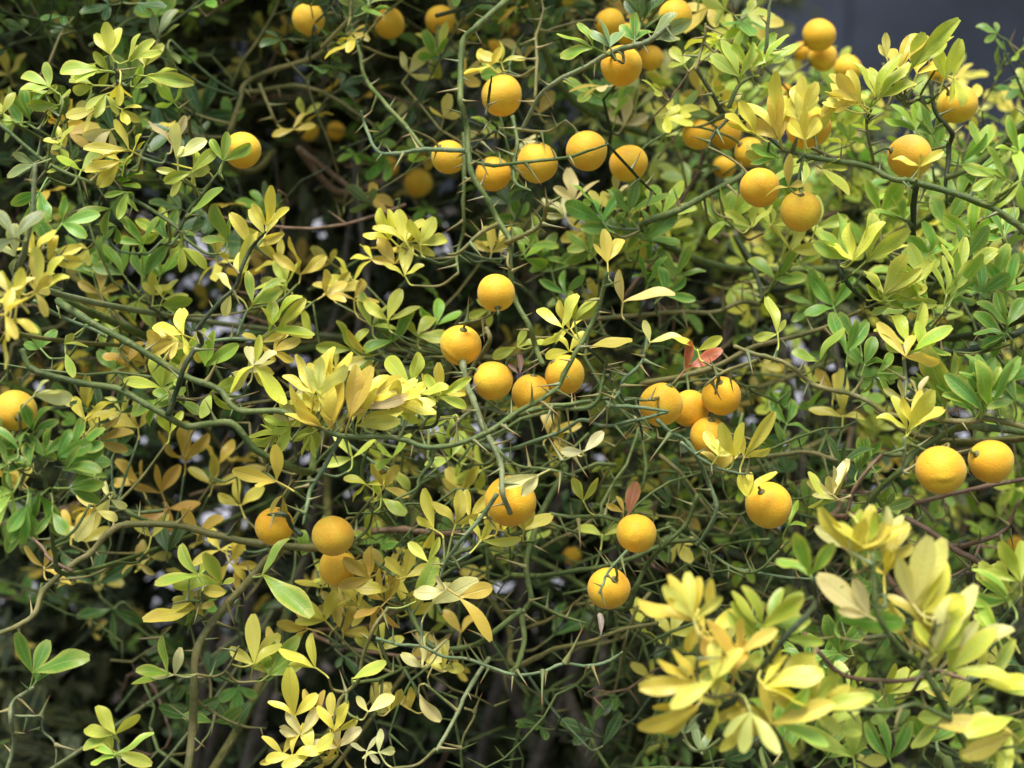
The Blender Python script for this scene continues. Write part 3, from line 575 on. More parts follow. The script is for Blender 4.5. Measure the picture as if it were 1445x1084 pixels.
FR = [  # x, y, r, depth, key, label, options
 (436,27,23,1.55,'A','orange fruit with a ragged split crown on an olive twig',{'split':1}),
 (549,33,22,1.62,'B','small orange fruit of the pair beside the tall green stem',{'g':G1}), (621,28,21,1.64,'B','small orange fruit of the pair beside the tall green stem',{'g':G1}),
 (718,44,14,2.1,'B','tiny dull brownish fruit seen behind the tall green stem',{'dull':1}), (695,72,16,1.75,'B','small orange fruit above yellow leaves and a bigger fruit',{}),
 (708,135,29,1.44,'B','orange fruit with a thin dark twig standing in front of it',{}), (860,33,21,1.55,'B','orange fruit half hidden by cupped leaves above the pale branch',{}), (884,48,16,1.56,'B','amber fruit wedged behind leaves on the pale branch',{}),
 (877,93,29,1.40,'B','orange fruit tucked directly under the pale branch',{}), (918,82,18,1.6,'B','small fruit peeping out behind the one under the pale branch',{}), (953,23,24,1.48,'B','orange fruit beyond the leafy tip of the pale branch',{}),
 (1156,50,23,1.66,'C','topmost fruit of the soft cluster seen against the dark building',{}), (1161,81,20,1.70,'C','fruit just under the topmost one, against the dark building',{}), (1130,73,13,1.9,'C','smallest fruit of the soft cluster against the dark building',{}), (1196,98,20,1.78,'C','reddish soft fruit just below the cluster against the dark building',{}),
 (1351,147,28,1.44,'C','orange fruit with a greenish crown held by a dark forked twig',{'gr':.55}), (1284,221,31,1.33,'C','large fruit with a greenish crown behind a small yellow leaf',{'gr':.6}), (1141,180,31,1.34,'C','orange fruit behind a spray of pale yellow leaves',{}),
 (985,190,22,1.5,'C','orange fruit half hidden by leaves beside the dark forked twig',{'g':G3}), (1024,190,22,1.55,'C','orange fruit half hidden by leaves beside the dark forked twig',{'g':G3}), (1057,215,21,1.5,'C','orange fruit half hidden by leaves beside the dark forked twig',{'g':G3}),
 (1072,265,28,1.36,'C','upper fruit of the pair joined by a small golden leaf',{}), (1130,298,29,1.33,'C','lower fruit of the pair joined by a small golden leaf',{}), (342,212,26,1.40,'A','orange fruit partly covered by a lime leaf at a twig tip',{}),
 (436,185,14,1.95,'A',L2,{'g':G2}), (474,185,13,2.0,'A',L2,{'g':G2}), (548,235,15,1.95,'B',L2,{'g':G2}), (590,258,20,1.95,'B','dim flattened looking fruit half behind a dark twig',{}),
 (1105,132,13,1.9,'C',L2,{'g':G2}), (1022,236,16,1.8,'C',L2,{'g':G2}), (1324,100,16,1.65,'C','small orange fruit behind upright yellow leaves against the building',{}), (1434,770,14,1.9,'C',L2,{'g':G2}), (807,784,13,1.95,'B',L2,{'g':G2}),
 (633,222,24,1.47,'B','fruit crossed by a thin green stem, on one side of the tall stem',{}), (696,246,25,1.45,'B','fruit tucked under the horizontal twig right beside the tall stem',{}), (758,230,29,1.43,'B','orange fruit behind the knot where two green twigs cross',{}), (828,213,29,1.40,'B','orange fruit behind the knobbly tip of the horizontal twig',{}), (887,231,27,1.46,'B','orange fruit at the row\'s end with a dark slanting twig across it',{}),
 (700,413,27,1.33,'B','smooth orange fruit alone beside the pale descending stem',{'st':(.1,-.9,.5)}), (650,487,29,1.36,'B','orange fruit with a creased base under a short level stalk',{'cr':[(-.45,-.75,.6,1,-.3,.10)]}), (696,537,28,1.35,'B','plain round fruit beside a dry curled leaf',{}), (750,556,28,1.38,'B','fruit with a wrinkled front behind the main green stem',{'cr':[(.35,-.2,.9,1,.8,.06)]}), (797,530,28,1.38,'B','orange fruit behind the rising dark stem and yellow leaves',{}),
 (933,571,31,1.34,'B','largest fruit of the tight four-fruit cluster',{}), (973,577,27,1.385,'B','fruit squeezed in the middle of the tight four-fruit cluster',{}), (1018,559,28,1.36,'B','fruit under an olive twig tip in the four-fruit cluster',{}), (1001,616,28,1.37,'B','lowest fruit of the four-fruit cluster behind yellow leaves',{}),
 (1085,713,33,1.31,'B','large orange fruit with yellow leaves lying on its shoulder',{}), (1327,663,35,1.22,'C','largest orange fruit with a puckered navel near its base',{'cr':[(-.1,-.45,.9,1,.5,.07)],'st':(.35,.8,-.3)}), (1398,651,31,1.25,'C','smooth fruit hanging beside the largest puckered fruit',{'st':(-.8,.35,.4)}), (720,707,36,1.31,'B','fruit behind a bent bare stem with a cream leaf across it',{'cr':[(-.35,.2,.9,.1,1,.08)]}),
 (898,752,28,1.34,'B','small orange fruit with a dark blossom dot below a red leaf',{'st':(.15,.15,-1)}), (859,830,30,1.32,'B','orange fruit with a forked green stalk lying over it',{'st':(.25,.55,.8)}),
 (387,743,27,1.36,'A','fruit with a sharp dark thorn pointing across it',{}), (469,757,29,1.34,'A','speckled upper fruit resting on another fruit below',{'dull':.3}), (477,800,27,1.385,'A','fruit hanging directly beneath the speckled fruit',{}), (22,580,29,1.22,'A','orange fruit resting just above the dense green leaf rosette',{}),
]
def blocked(x, y, d, m=0):
    return any((x - f[0]) ** 2 + (y - f[1]) ** 2 < (f[2] + m) ** 2 and d < f[3] for f in FR)
# x, y, depth, shrub, colour(s), [(direction, length)...]; every three leaflets make one leaf
LV = [
 (158,86,1.36,'A','M',[(98,46),(76,44),(130,40)]), (150,96,1.35,'A','L',[(172,52),(200,40),(215,36)]), (176,92,1.35,'A','L',[(45,46),(15,50),(75,40)]), (200,106,1.34,'A','L',[(-12,64),(20,40),(-40,30)]),
 (170,112,1.34,'A','Y',[(265,32),(290,26),(240,28)]), (138,118,1.36,'A','L',[(200,38),(250,34),(150,34)]), (145,150,1.35,'A','Y',[(200,44),(165,46),(240,38)]), (168,152,1.35,'A','Y',[(325,30),(20,28),(285,34)]), (150,126,1.35,'A','M',[(260,36),(300,34),(225,34)]),
 (80,132,1.38,'A','L',[(143,60),(175,42),(100,40)]), (86,150,1.39,'A','L',[(180,44),(215,38),(60,30)]), (44,176,1.42,'A','G',[(130,44),(75,46),(100,40)]), (8,166,1.4,'A','L',[(130,40),(60,36),(170,30)]), (28,172,1.42,'A','L',[(190,34),(230,34),(150,40)]),
 (192,214,1.34,'A','Y',[(118,48),(176,64),(196,56)]), (186,218,1.34,'A','M',[(60,30),(215,40),(25,26)]), (246,234,1.33,'A','P',[(100,50),(36,50),(70,24)]), (272,246,1.33,'A','L',[(80,40),(42,46),(200,42)]), (262,250,1.34,'A','L',[(160,40),(20,40),(230,34)]), (314,232,1.33,'A','H',[(85,40),(28,46),(120,36)]),
 (112,246,1.38,'A','L',[(60,44),(148,36),(0,32)]), (86,206,1.38,'A','M',[(60,32),(110,28),(160,24)]), (182,264,1.36,'A','L',[(250,42),(290,32),(190,34)]), (140,240,1.38,'A','H',[(20,40),(60,36),(330,38)]), (158,290,1.4,'A','H',[(190,40),(250,42),(300,34)]),
 (268,303,1.34,'A','H',[(38,54)]), (58,262,1.3,'A','G',[(262,62),(205,44),(295,44)]), (54,230,1.3,'A','B',[(200,44),(150,34),(250,40)]), (26,345,1.16,'A','B',[(200,64),(120,70),(60,60)]), (80,318,1.22,'A','H',[(20,50),(60,42),(-20,40)]),
 (232,168,1.62,'A','D',[(100,60),(40,54),(160,56)]), (280,170,1.66,'A','D',[(60,60),(110,54),(0,50)]), (212,140,1.6,'A','D',[(30,50),(330,50),(280,44)]), (250,195,1.62,'A','D',[(280,50),(330,46),(230,44)]), (218,66,1.5,'A','B',[(68,56),(30,40),(110,34)]), (232,62,1.52,'A','B',[(280,50),(320,30)]),
 (256,342,1.40,'A','L',[(330,46),(210,42),(280,34)]), (206,352,1.44,'A','H',[(60,44),(120,46),(170,40)]), (235,345,1.42,'A','G',[(75,44),(130,44),(30,40)]), (376,328,1.29,'A','Y',[(80,54),(32,42),(128,38)]), (352,356,1.29,'A','Y',[(112,48),(24,52),(65,26)]), (326,350,1.36,'A','H',[(115,52),(70,44),(160,36)]),
 (412,186,1.6,'A','O',[(58,34),(5,34),(190,30)]), (426,172,1.62,'A','M',[(40,32),(100,28)]), (14,112,1.75,'A','Y',[(100,40),(40,40),(170,40)]), (8,122,1.75,'A','Y',[(250,40),(320,40),(200,36)]),
 (30,432,1.14,'A','Y',[(120,52),(70,50),(170,56)]), (22,440,1.13,'A','Y',[(210,50),(330,44),(260,40)]), (14,420,1.13,'A','P',[(110,46),(40,46),(190,50)]), (44,415,1.15,'A','Y',[(90,54),(40,40),(-60,44)]), (2,446,1.12,'A','Y',[(30,48),(300,44),(80,44)]), (58,372,1.2,'A','Y',[(25,48),(-2,46),(70,40)]), (52,366,1.2,'A','Y',[(110,40),(60,44),(150,40)]), (50,420,1.18,'A','M',[(62,60),(95,62),(35,48)]), (12,455,1.15,'A','M',[(270,60),(240,44)]),
 (132,402,1.52,'A','G',[(90,56),(40,50),(140,54)]), (110,388,1.54,'A','G',[(100,48),(150,48),(50,44)]), (202,402,1.46,'A','G',[(90,60),(50,56),(130,54)]), (222,396,1.48,'A','G',[(60,54),(20,46),(110,50)]), (178,395,1.5,'A','G',[(120,52),(160,46),(80,50)]), (196,418,1.46,'A','H',[(250,30),(310,44),(210,26)]), (142,420,1.5,'A','O',[(85,46),(30,36),(150,36)]), (226,428,1.44,'A','M',[(65,36),(-2,40),(110,30)]), (215,430,1.44,'A','H',[(10,50),(340,40)]),
 (84,488,1.32,'A','M',[(5,34),(40,26)]), (83,442,1.33,'A','P',[(95,26)]), (92,498,1.32,'A','L',[(292,34)]), (60,500,1.4,'A','G',[(60,36),(110,40),(160,30)]), (150,440,1.46,'A','L',[(260,40),(310,36),(220,34)]),
 (262,474,1.29,'A','Y',[(108,48),(160,50),(290,36)]), (258,478,1.29,'A','Y',[(205,46),(135,40),(250,30)]), (236,510,1.31,'A','Y',[(118,42),(70,30)]), (250,520,1.31,'A','M',[(125,62),(100,44)]), (232,556,1.34,'A','L',[(102,46),(172,50),(60,52)]), (226,562,1.33,'A','H',[(200,50),(235,48),(20,44)]), (182,520,1.44,'A','O',[(110,50),(60,40),(150,40)]), (160,530,1.5,'A','G',[(90,42),(130,40),(40,36)]),
 (284,530,1.31,'A','H',[(62,56),(104,44),(30,60)]), (292,548,1.32,'A','L',[(260,40),(310,40),(20,50)]), (332,404,1.28,'A','Y',[(70,66),(40,30),(95,44)]), (328,412,1.3,'A','P',[(250,36),(110,40)]), (350,440,1.3,'A','L',[(52,62),(26,52),(98,50)]), (372,478,1.3,'A','L',[(60,66),(2,62),(88,50)]), (386,470,1.3,'A','M',[(45,60),(130,40),(-20,50)]), (366,484,1.31,'A','Y',[(150,34),(310,34),(20,40)]), (362,512,1.29,'A','Y',[(85,44),(298,72),(210,50)]), (358,520,1.29,'A','P',[(230,44),(110,40),(40,40)]), (376,500,1.3,'A','Y',[(30,44),(60,36),(340,40)]),
 (424,396,1.45,'A','Y',[(88,56),(38,46),(142,48)]), (408,410,1.46,'A','M',[(170,44),(120,44),(60,40)]), (452,420,1.44,'A','Y',[(30,40),(80,36),(-20,34)]), (468,416,1.48,'A','O',[(10,44),(50,36),(150,36)]), (424,424,1.46,'A','M',[(230,40),(300,40)]),
 (476,606,1.28,'B','Y',[(116,84),(100,62),(140,62)]), (484,608,1.27,'B','Y',[(62,84),(82,80),(40,64)]), (470,612,1.28,'A','Y',[(150,80),(165,60),(128,50)]), (492,606,1.28,'B','M',[(28,70),(8,64),(55,60)]), (446,566,1.28,'A','Y',[(112,62),(70,62),(150,54)]), (452,572,1.27,'A','P',[(95,58),(50,62),(130,50)]), (502,576,1.28,'B','Y',[(30,66),(70,60),(2,58)]), (512,584,1.28,'B','P',[(60,50),(20,62),(110,44)]), (420,600,1.30,'A','M',[(195,34),(240,44),(160,40)]), (400,612,1.31,'A','L',[(180,50),(220,30),(130,36)]), (444,604,1.3,'A','M',[(240,40),(280,36),(200,34)]), (470,560,1.29,'A','Y',[(105,60),(60,60),(140,50)]),
 (398,684,1.28,'A','Y',[(160,64),(82,52),(196,36)]), (404,690,1.34,'A','O',[(260,40),(230,30)]), (62,655,1.2,'A','G',[(90,46),(50,44),(130,44)]), (70,650,1.2,'A','G',[(20,52),(60,46),(-12,56)]), (82,670,1.2,'A','G',[(30,54),(0,60),(60,44)]), (50,660,1.19,'A','G',[(150,44),(110,46),(190,40)]), (90,690,1.2,'A','G',[(10,56),(40,48),(330,44)]), (60,690,1.2,'A','G',[(250,50),(300,50),(210,44)]), (30,640,1.19,'A','G',[(120,50),(80,46),(160,46)]), (24,690,1.18,'A','H',[(230,56),(270,54),(180,40)]), (92,640,1.21,'A','G',[(30,54),(70,46),(0,46)]), (44,620,1.2,'A','G',[(70,44),(110,44),(30,40)]), (12,655,1.18,'A','G',[(100,50),(200,44),(300,44)]), (74,712,1.2,'A','G',[(270,40),(310,44),(230,40)]), (40,700,1.18,'A','G',[(262,60),(240,44),(290,40)]), (100,665,1.22,'A','G',[(75,44),(45,50),(15,50)]),
 (42,560,1.19,'A','P',[(-8,50),(55,30),(20,36)]), (136,718,1.3,'A','P',[(140,40),(246,44),(-22,36)]), (34,712,1.2,'A','G',[(255,54),(285,44)]),
 (232,704,1.52,'A','O',[(60,48),(170,56),(110,44)]), (238,712,1.52,'A','O',[(0,48),(210,50),(270,36)]), (262,660,1.54,'A','O',[(90,54),(40,50),(150,50)]), (196,610,1.5,'A','O',[(150,44),(50,44),(100,40)]), (118,600,1.4,'A','O',[(60,50),(130,46),(20,44)]), (130,625,1.42,'A','O',[(20,50),(340,44),(60,44)]), (160,640,1.5,'A','D',[(60,50),(120,50),(0,40)]), (300,690,1.56,'A','O',[(80,44),(20,44),(150,44)]), (310,660,1.55,'A','Y',[(60,36),(130,36)]), (240,620,1.45,'A','M',[(120,36),(60,36)]), (200,690,1.55,'A','O',[(120,44),(60,40),(180,44)]), (340,720,1.5,'A','O',[(100,40),(40,44),(160,40)]), (140,590,1.42,'A','D',[(40,44),(100,44),(160,40)]),
 (571,398,1.42,'B','Y',[(90,56),(36,34),(144,34)]), (497,427,1.46,'B','O',[(350,40),(155,44),(60,40)]), (520,470,1.46,'B','L',[(60,50),(120,50),(10,44)]), (545,460,1.44,'B','M',[(70,50),(20,50),(140,44)]), (560,490,1.46,'B','G',[(120,50),(60,50),(180,44)]), (530,500,1.46,'B','M',[(200,50),(260,30),(150,44)]), (586,480,1.46,'B','L',[(60,46),(0,46),(120,40)]), (500,500,1.46,'B','L',[(120,46),(180,50),(60,40)]), (502,395,1.5,'B','O',[(120,40),(180,40),(240,30)]),
 (584,548,1.32,'B','L',[(130,66),(78,48),(195,40)]), (592,556,1.31,'B','M',[(20,40),(160,44),(280,30)]), (615,562,1.31,'B','L',[(30,52),(120,36),(340,44)]), (622,560,1.32,'B','Y',[(95,44),(140,40),(10,40)]), (548,574,1.3,'B','Y',[(22,60),(350,56),(60,50)]), (540,584,1.3,'B','M',[(35,56),(5,50),(75,50)]),
 (728,492,1.38,'B','L',[(18,46),(200,40),(60,30)]), (800,468,1.31,'B','Y',[(140,54),(80,50),(230,40)]), (806,462,1.31,'B','L',[(62,44),(35,46),(95,44)]), (806,500,1.32,'B','Y',[(182,40),(60,36),(120,34)]), (828,489,1.31,'B','O',[(2,58)]), (872,440,1.30,'B','P',[(102,48),(22,74)]), (914,490,1.29,'B','P',[(102,34),(24,42)]), (858,378,1.30,'B','Y',[(60,46),(92,48),(134,34)]),
 (826,641,1.26,'B','W',[(46,40),(182,34)]), (886,727,1.36,'B','K',[(72,44)]), (884,728,1.36,'B','O',[(158,28),(100,26)]), (822,716,1.36,'B','L',[(112,38),(58,40)]), (962,528,1.34,'B','K',[(22,58),(82,42)]), (984,500,1.34,'B','Y',[(28,40),(148,40)]), (520,684,1.36,'B','M',[(150,36),(215,36),(10,44)]), (540,690,1.36,'B','O',[(60,36),(120,36),(330,36)]), (616,748,1.33,'B','Y',[(108,56),(250,36),(150,30)]), (772,664,1.26,'B','P',[(196,64),(222,44)]), (640,580,1.36,'B','M',[(200,46),(330,40),(260,36)]),
 (800,425,1.5,'B','G',[(100,46),(150,44),(50,40)]), (910,410,1.48,'B','G',[(60,48),(110,44),(10,46)]), (932,420,1.46,'B','G',[(30,56),(80,44),(-10,44)]), (780,390,1.54,'B','G',[(100,44),(40,44),(160,40)]), (760,370,1.54,'B','G',[(60,44),(120,44),(0,40)]), (840,360,1.5,'B','G',[(150,46),(90,46),(200,40)]), (880,360,1.5,'B','H',[(60,50),(10,44),(110,44)]), (950,395,1.5,'B','G',[(120,46),(60,46),(0,44)]),
 (768,618,1.5,'B','O',[(30,50),(330,44),(90,44)]), (690,660,1.5,'B','M',[(200,50),(120,44),(260,40)]), (640,650,1.46,'B','L',[(120,44),(60,44),(200,40)]), (560,650,1.44,'B','L',[(150,44),(60,44),(210,40)]), (500,650,1.42,'B','M',[(120,44),(30,44),(200,44)]), (650,700,1.5,'B','O',[(60,44),(120,44),(0,40)]), (545,650,1.46,'B','L',[(270,40),(320,44)]),
 (1100,476,1.31,'C','M',[(102,60),(195,36),(60,24)]), (1157,518,1.27,'C','H',[(74,58),(150,40)]), (1196,506,1.27,'C','G',[(114,58),(58,52),(86,44)]), (1218,522,1.29,'C','G',[(70,46),(20,50),(130,44)]), (1232,526,1.29,'C','H',[(350,44),(45,44),(300,34)]), (1190,592,1.5,'C','O',[(170,48),(8,42),(98,64)]), (1176,560,1.52,'C','O',[(60,40),(120,40)]),
 (1206,378,1.28,'C','L',[(130,56),(106,66),(158,58)]), (1214,378,1.27,'C','L',[(80,66),(45,72),(22,60)]), (1206,384,1.27,'C','M',[(95,60),(60,64),(140,50)]), (1240,430,1.29,'C','L',[(60,66),(105,52),(30,66)]), (1256,420,1.29,'C','M',[(40,66),(80,56),(10,50)]), (1264,436,1.30,'C','L',[(120,54),(150,50),(200,30)]), (1280,502,1.27,'C','M',[(60,76),(92,66),(124,54)]), (1284,500,1.27,'C','L',[(10,52),(35,60),(165,44)]), (1276,508,1.26,'C','Y',[(120,56),(-8,44),(75,40)]),
 (1336,428,1.3,'C','L',[(90,60),(55,62),(125,60)]), (1346,420,1.3,'C','H',[(60,62),(20,56),(100,56)]), (1320,430,1.31,'C','H',[(150,56),(110,60),(190,44)]), (1350,400,1.32,'C','L',[(75,60),(40,60),(120,50)]), (1310,410,1.32,'C','L',[(110,60),(70,60),(150,54)]), (1385,424,1.3,'C','G',[(92,52),(45,46),(138,46)]), (1420,420,1.3,'C','G',[(80,56),(130,50),(30,50)]), (1425,472,1.26,'C','G',[(110,54),(150,60),(60,54)]), (1430,475,1.26,'C','G',[(170,46),(200,40),(90,56)]), (1404,404,1.32,'C','H',[(80,50),(30,50),(130,50)]), (1360,372,1.34,'C','G',[(60,50),(110,50),(20,50)]),
 (1334,584,1.29,'C','G',[(112,62),(140,60),(80,60)]), (1338,582,1.28,'C','H',[(125,84),(95,74),(60,60)]), (1388,592,1.25,'C','G',[(128,74),(94,84),(62,70)]), (1392,590,1.25,'C','H',[(40,64),(110,66),(75,64)]), (1384,588,1.25,'C','H',[(145,60),(25,60),(85,56)]), (1396,570,1.25,'C','G',[(50,60),(100,60),(130,54)]), (1282,618,1.25,'C','M',[(62,62),(100,54),(142,48)]), (1286,614,1.25,'C','Y',[(36,58),(75,56),(122,50)]), (1296,566,1.26,'C','P',[(80,34),(130,30),(40,26)]),
 (1186,664,1.29,'C','D',[(110,48),(48,46),(80,36)]), (1206,668,1.29,'C','G',[(50,38),(10,36),(85,36)]), (1176,708,1.27,'C','P',[(60,58),(150,40),(95,44)]), (1170,706,1.27,'C','M',[(120,44),(200,30)]), (1238,722,1.31,'C','G',[(18,42),(330,30),(60,30)]), (1045,654,1.27,'B','Y',[(60,70),(100,40),(22,40)]), (1040,652,1.27,'B','Y',[(148,44),(125,48),(80,50)]), (1010,652,1.27,'B','Y',[(66,42),(118,40),(20,40)]), (1052,712,1.27,'B','Y',[(48,58),(108,36),(80,40)]), (1106,605,1.5,'C','G',[(60,44),(120,44),(0,40)]), (1104,642,1.5,'C','G',[(100,40),(30,44),(160,40)]), (1440,570,1.24,'C','G',[(150,52),(190,44),(110,44)]), (1110,745,1.33,'C','H',[(60,36),(120,30),(10,30)]),
 (1046,118,1.38,'C','L',[(110,56),(148,50),(62,50)]), (1056,106,1.38,'C','L',[(75,50),(40,50),(120,44)]), (1074,104,1.38,'C','L',[(70,48),(30,60),(110,30)]), (1100,206,1.29,'C','Y',[(120,76),(96,88),(76,62)]), (1104,208,1.29,'C','Y',[(140,60),(105,66),(84,60)]), (1076,196,1.29,'C','Y',[(150,52),(172,50),(115,50)]), (1130,176,1.28,'C','Y',[(102,52),(62,50),(82,56)]), (1126,180,1.28,'C','M',[(120,50),(40,46),(95,40)]), (1136,207,1.27,'C','Y',[(100,40),(48,44),(128,40)]), (1224,157,1.28,'C','Y',[(172,60),(140,44),(115,52)]), (1230,154,1.28,'C','M',[(108,64),(72,66),(52,76)]), (1234,150,1.28,'C','L',[(60,66),(35,60),(90,60)]), (1222,150,1.28,'C','Y',[(160,44),(130,54),(180,40)]),
 (1276,110,1.34,'C','L',[(52,90),(38,66),(70,54)]), (1266,112,1.34,'C','Y',[(110,50),(80,56),(50,60)]), (1290,112,1.36,'C','Y',[(70,60),(100,50),(20,44)]), (1254,90,1.34,'C','P',[(95,36),(125,24)]), (1332,120,1.36,'C','Y',[(68,52),(112,44),(90,40)]), (1344,108,1.36,'C','M',[(80,44),(250,40),(300,40)]), (1322,204,1.46,'C','G',[(110,56),(150,56),(70,50)]), (1344,232,1.42,'C','H',[(12,56),(42,52),(-18,50)]), (1352,246,1.42,'C','G',[(0,60),(30,56),(-40,50)]), (1378,226,1.42,'C','H',[(60,50),(110,50),(10,44)]), (1296,190,1.46,'C','H',[(120,50),(80,50),(160,44)]),
 (1430,256,1.18,'C','H',[(122,56),(168,48),(205,44)]), (1436,258,1.18,'C','L',[(80,60),(40,50),(270,40)]), (1444,225,1.2,'C','H',[(120,56),(70,50),(170,40)]), (1113,268,1.28,'C','O',[(96,44),(18,30),(182,36)]), (1150,238,1.3,'C','L',[(2,38),(-38,48),(30,30)]), (1298,242,1.26,'C','Y',[(38,40),(150,40),(90,20)]), (1106,226,1.3,'C','H',[(160,44),(190,40),(130,36)]), (1036,314,1.44,'C','L',[(60,50),(120,50),(200,44)]), (1014,320,1.46,'C','H',[(70,50),(130,46),(0,44)]), (1060,330,1.44,'C','M',[(90,46),(40,46),(150,44)]), (1240,306,1.46,'C','H',[(60,50),(120,50),(0,44)]), (1350,286,1.44,'C','H',[(60,50),(120,50),(0,50)]), (1396,310,1.42,'C','L',[(100,54),(50,54),(150,50)]), (1312,368,1.36,'C','H',[(92,44),(40,44),(140,44)]), (1370,344,1.38,'C','H',[(90,52),(40,52),(140,50)]), (1420,340,1.36,'C','G',[(120,50),(60,50),(180,44)]), (1330,330,1.42,'C','H',[(60,54),(110,50),(20,50)]), (1280,320,1.46,'C','H',[(60,54),(120,50),(160,50)]), (1110,360,1.48,'C','M',[(60,50),(120,50),(0,44)]), (1150,330,1.48,'C','L',[(80,50),(20,50),(140,44)]), (1090,400,1.5,'C','H',[(60,50),(120,50),(0,44)]), (1140,420,1.5,'C','G',[(70,50),(130,50),(20,44)]), (1180,440,1.46,'C','G',[(60,50),(120,50),(180,44)]),
 (850,74,1.34,'B','H',[(150,60),(182,52),(112,46)]), (862,74,1.33,'B','B',[(100,44),(140,40),(60,40)]), (895,64,1.36,'B','G',[(42,40),(95,40),(130,34)]), (912,58,1.35,'B','B',[(25,56),(55,50),(345,40)]), (905,42,1.42,'B','D',[(90,44),(50,50),(130,40)]), (520,14,1.5,'B','B',[(165,44),(28,50),(100,40)]), (694,98,1.46,'B','Y',[(120,38),(200,40),(60,30)]), (706,94,1.46,'B','M',[(80,36),(20,36),(150,36)]), (738,90,1.6,'B','P',[(60,36),(120,36)]),
 (573,348,1.42,'B','Y',[(100,46),(140,50),(60,44)]), (590,352,1.42,'B','M',[(60,44),(20,44),(110,40)]), (556,345,1.43,'B','Y',[(120,44),(170,40),(80,44)]), (694,362,1.5,'B','Y',[(90,40),(150,36),(30,36)]), (744,356,1.5,'B','H',[(70,46),(130,40),(10,44)]), (852,322,1.46,'B','G',[(150,62),(100,44),(60,50)]), (885,310,1.46,'B','G',[(30,56),(80,46),(130,44)]), (930,310,1.46,'B','H',[(60,56),(10,50),(110,44)]), (905,345,1.44,'B','G',[(40,50),(90,44),(0,50)]), (812,292,1.5,'B','P',[(100,50),(55,44),(150,36)]), (862,284,1.52,'B','P',[(88,36),(40,30)]), (880,184,1.6,'B','P',[(80,44),(140,40),(30,40)]), (900,160,1.62,'B','P',[(110,46),(50,40),(170,40)]), (935,196,1.58,'B','L',[(60,44),(120,40),(0,40)]), (855,150,1.62,'B','G',[(90,44),(20,44),(150,44)]), (820,150,1.62,'B','G',[(60,50),(120,44),(0,44)]), (955,170,1.5,'B','B',[(60,44),(110,40),(0,40)]), (760,170,1.62,'B','O',[(60,40),(120,40)]), (620,75,1.62,'B','L',[(70,44),(120,44),(260,44)]),
 (40,968,1.24,'A','G',[(110,72),(66,56),(26,90)]), (46,970,1.25,'A','G',[(80,44),(40,60)]), (246,956,1.35,'A','H',[(104,56),(160,42),(196,60)]), (248,958,1.35,'A','P',[(172,38),(62,40)]), (284,816,1.35,'A','L',[(138,56),(190,66),(60,24)]), (280,826,1.37,'A','O',[(225,48),(265,44),(0,40)]), (282,862,1.37,'A','O',[(190,70),(155,40),(20,30)]), (358,818,1.33,'A','H',[(66,68),(-24,90)]), (420,792,1.42,'A','H',[(30,44),(80,36)]), (360,948,1.36,'A','M',[(98,68),(150,44),(50,50)]), (374,962,1.36,'A','H',[(52,66),(20,56),(100,40)]), (388,950,1.4,'A','O',[(60,56),(100,56)]), (456,950,1.31,'B','Y',[(150,60),(98,50),(182,44)]), (416,1018,1.30,'B','Y',[(95,66),(140,44),(42,44)]), (430,1046,1.3,'B','P',[(120,44),(60,44),(170,44)]), (440,1066,1.3,'B','Y',[(30,50),(100,44),(200,44)]), (470,1040,1.3,'B','Y',[(70,46),(20,40),(120,44)]), (412,1070,1.3,'B','Y',[(90,44),(180,36),(30,44)]), (452,1020,1.31,'B','O',[(130,44),(80,40)]), (480,1060,1.31,'B','P',[(60,40),(110,36),(160,40)]),
 (165,1042,1.23,'A','M',[(120,48),(48,54),(178,54)]), (166,1068,1.23,'A','H',[(22,56),(200,40),(150,40)]), (160,1040,1.24,'A','L',[(210,44),(90,30)]), (270,1022,1.5,'A','D',[(160,50),(30,50),(90,50)]), (300,1024,1.45,'A','G',[(20,44),(150,40)]), (136,832,1.7,'A','D',[(90,56),(30,56),(150,56)]), (160,850,1.65,'A','D',[(270,60),(200,50),(330,50)]), (236,792,1.5,'A','D',[(60,50),(120,50)]), (60,804,1.46,'A','O',[(140,44),(330,44),(60,30)]), (214,765,1.46,'A','O',[(60,40),(130,40)]), (312,778,1.46,'A','Y',[(130,44),(200,40),(10,40)]), (320,792,1.45,'A','Y',[(330,40),(240,36),(50,40)]), (280,765,1.5,'A','O',[(120,46),(60,44)]), (194,795,1.5,'A','O',[(80,30),(200,34),(330,30)]), (120,770,1.5,'A','O',[(80,50),(30,40),(140,40)]), (462,880,1.42,'B','Y',[(70,44),(130,44),(180,40)]), (480,900,1.44,'B','O',[(60,44),(0,44),(120,40)]), (455,835,1.45,'B','M',[(90,44),(20,40),(160,40)]), (330,1040,1.5,'A','D',[(120,44),(60,44)]), (270,890,1.55,'A','D',[(150,44),(60,40)]),
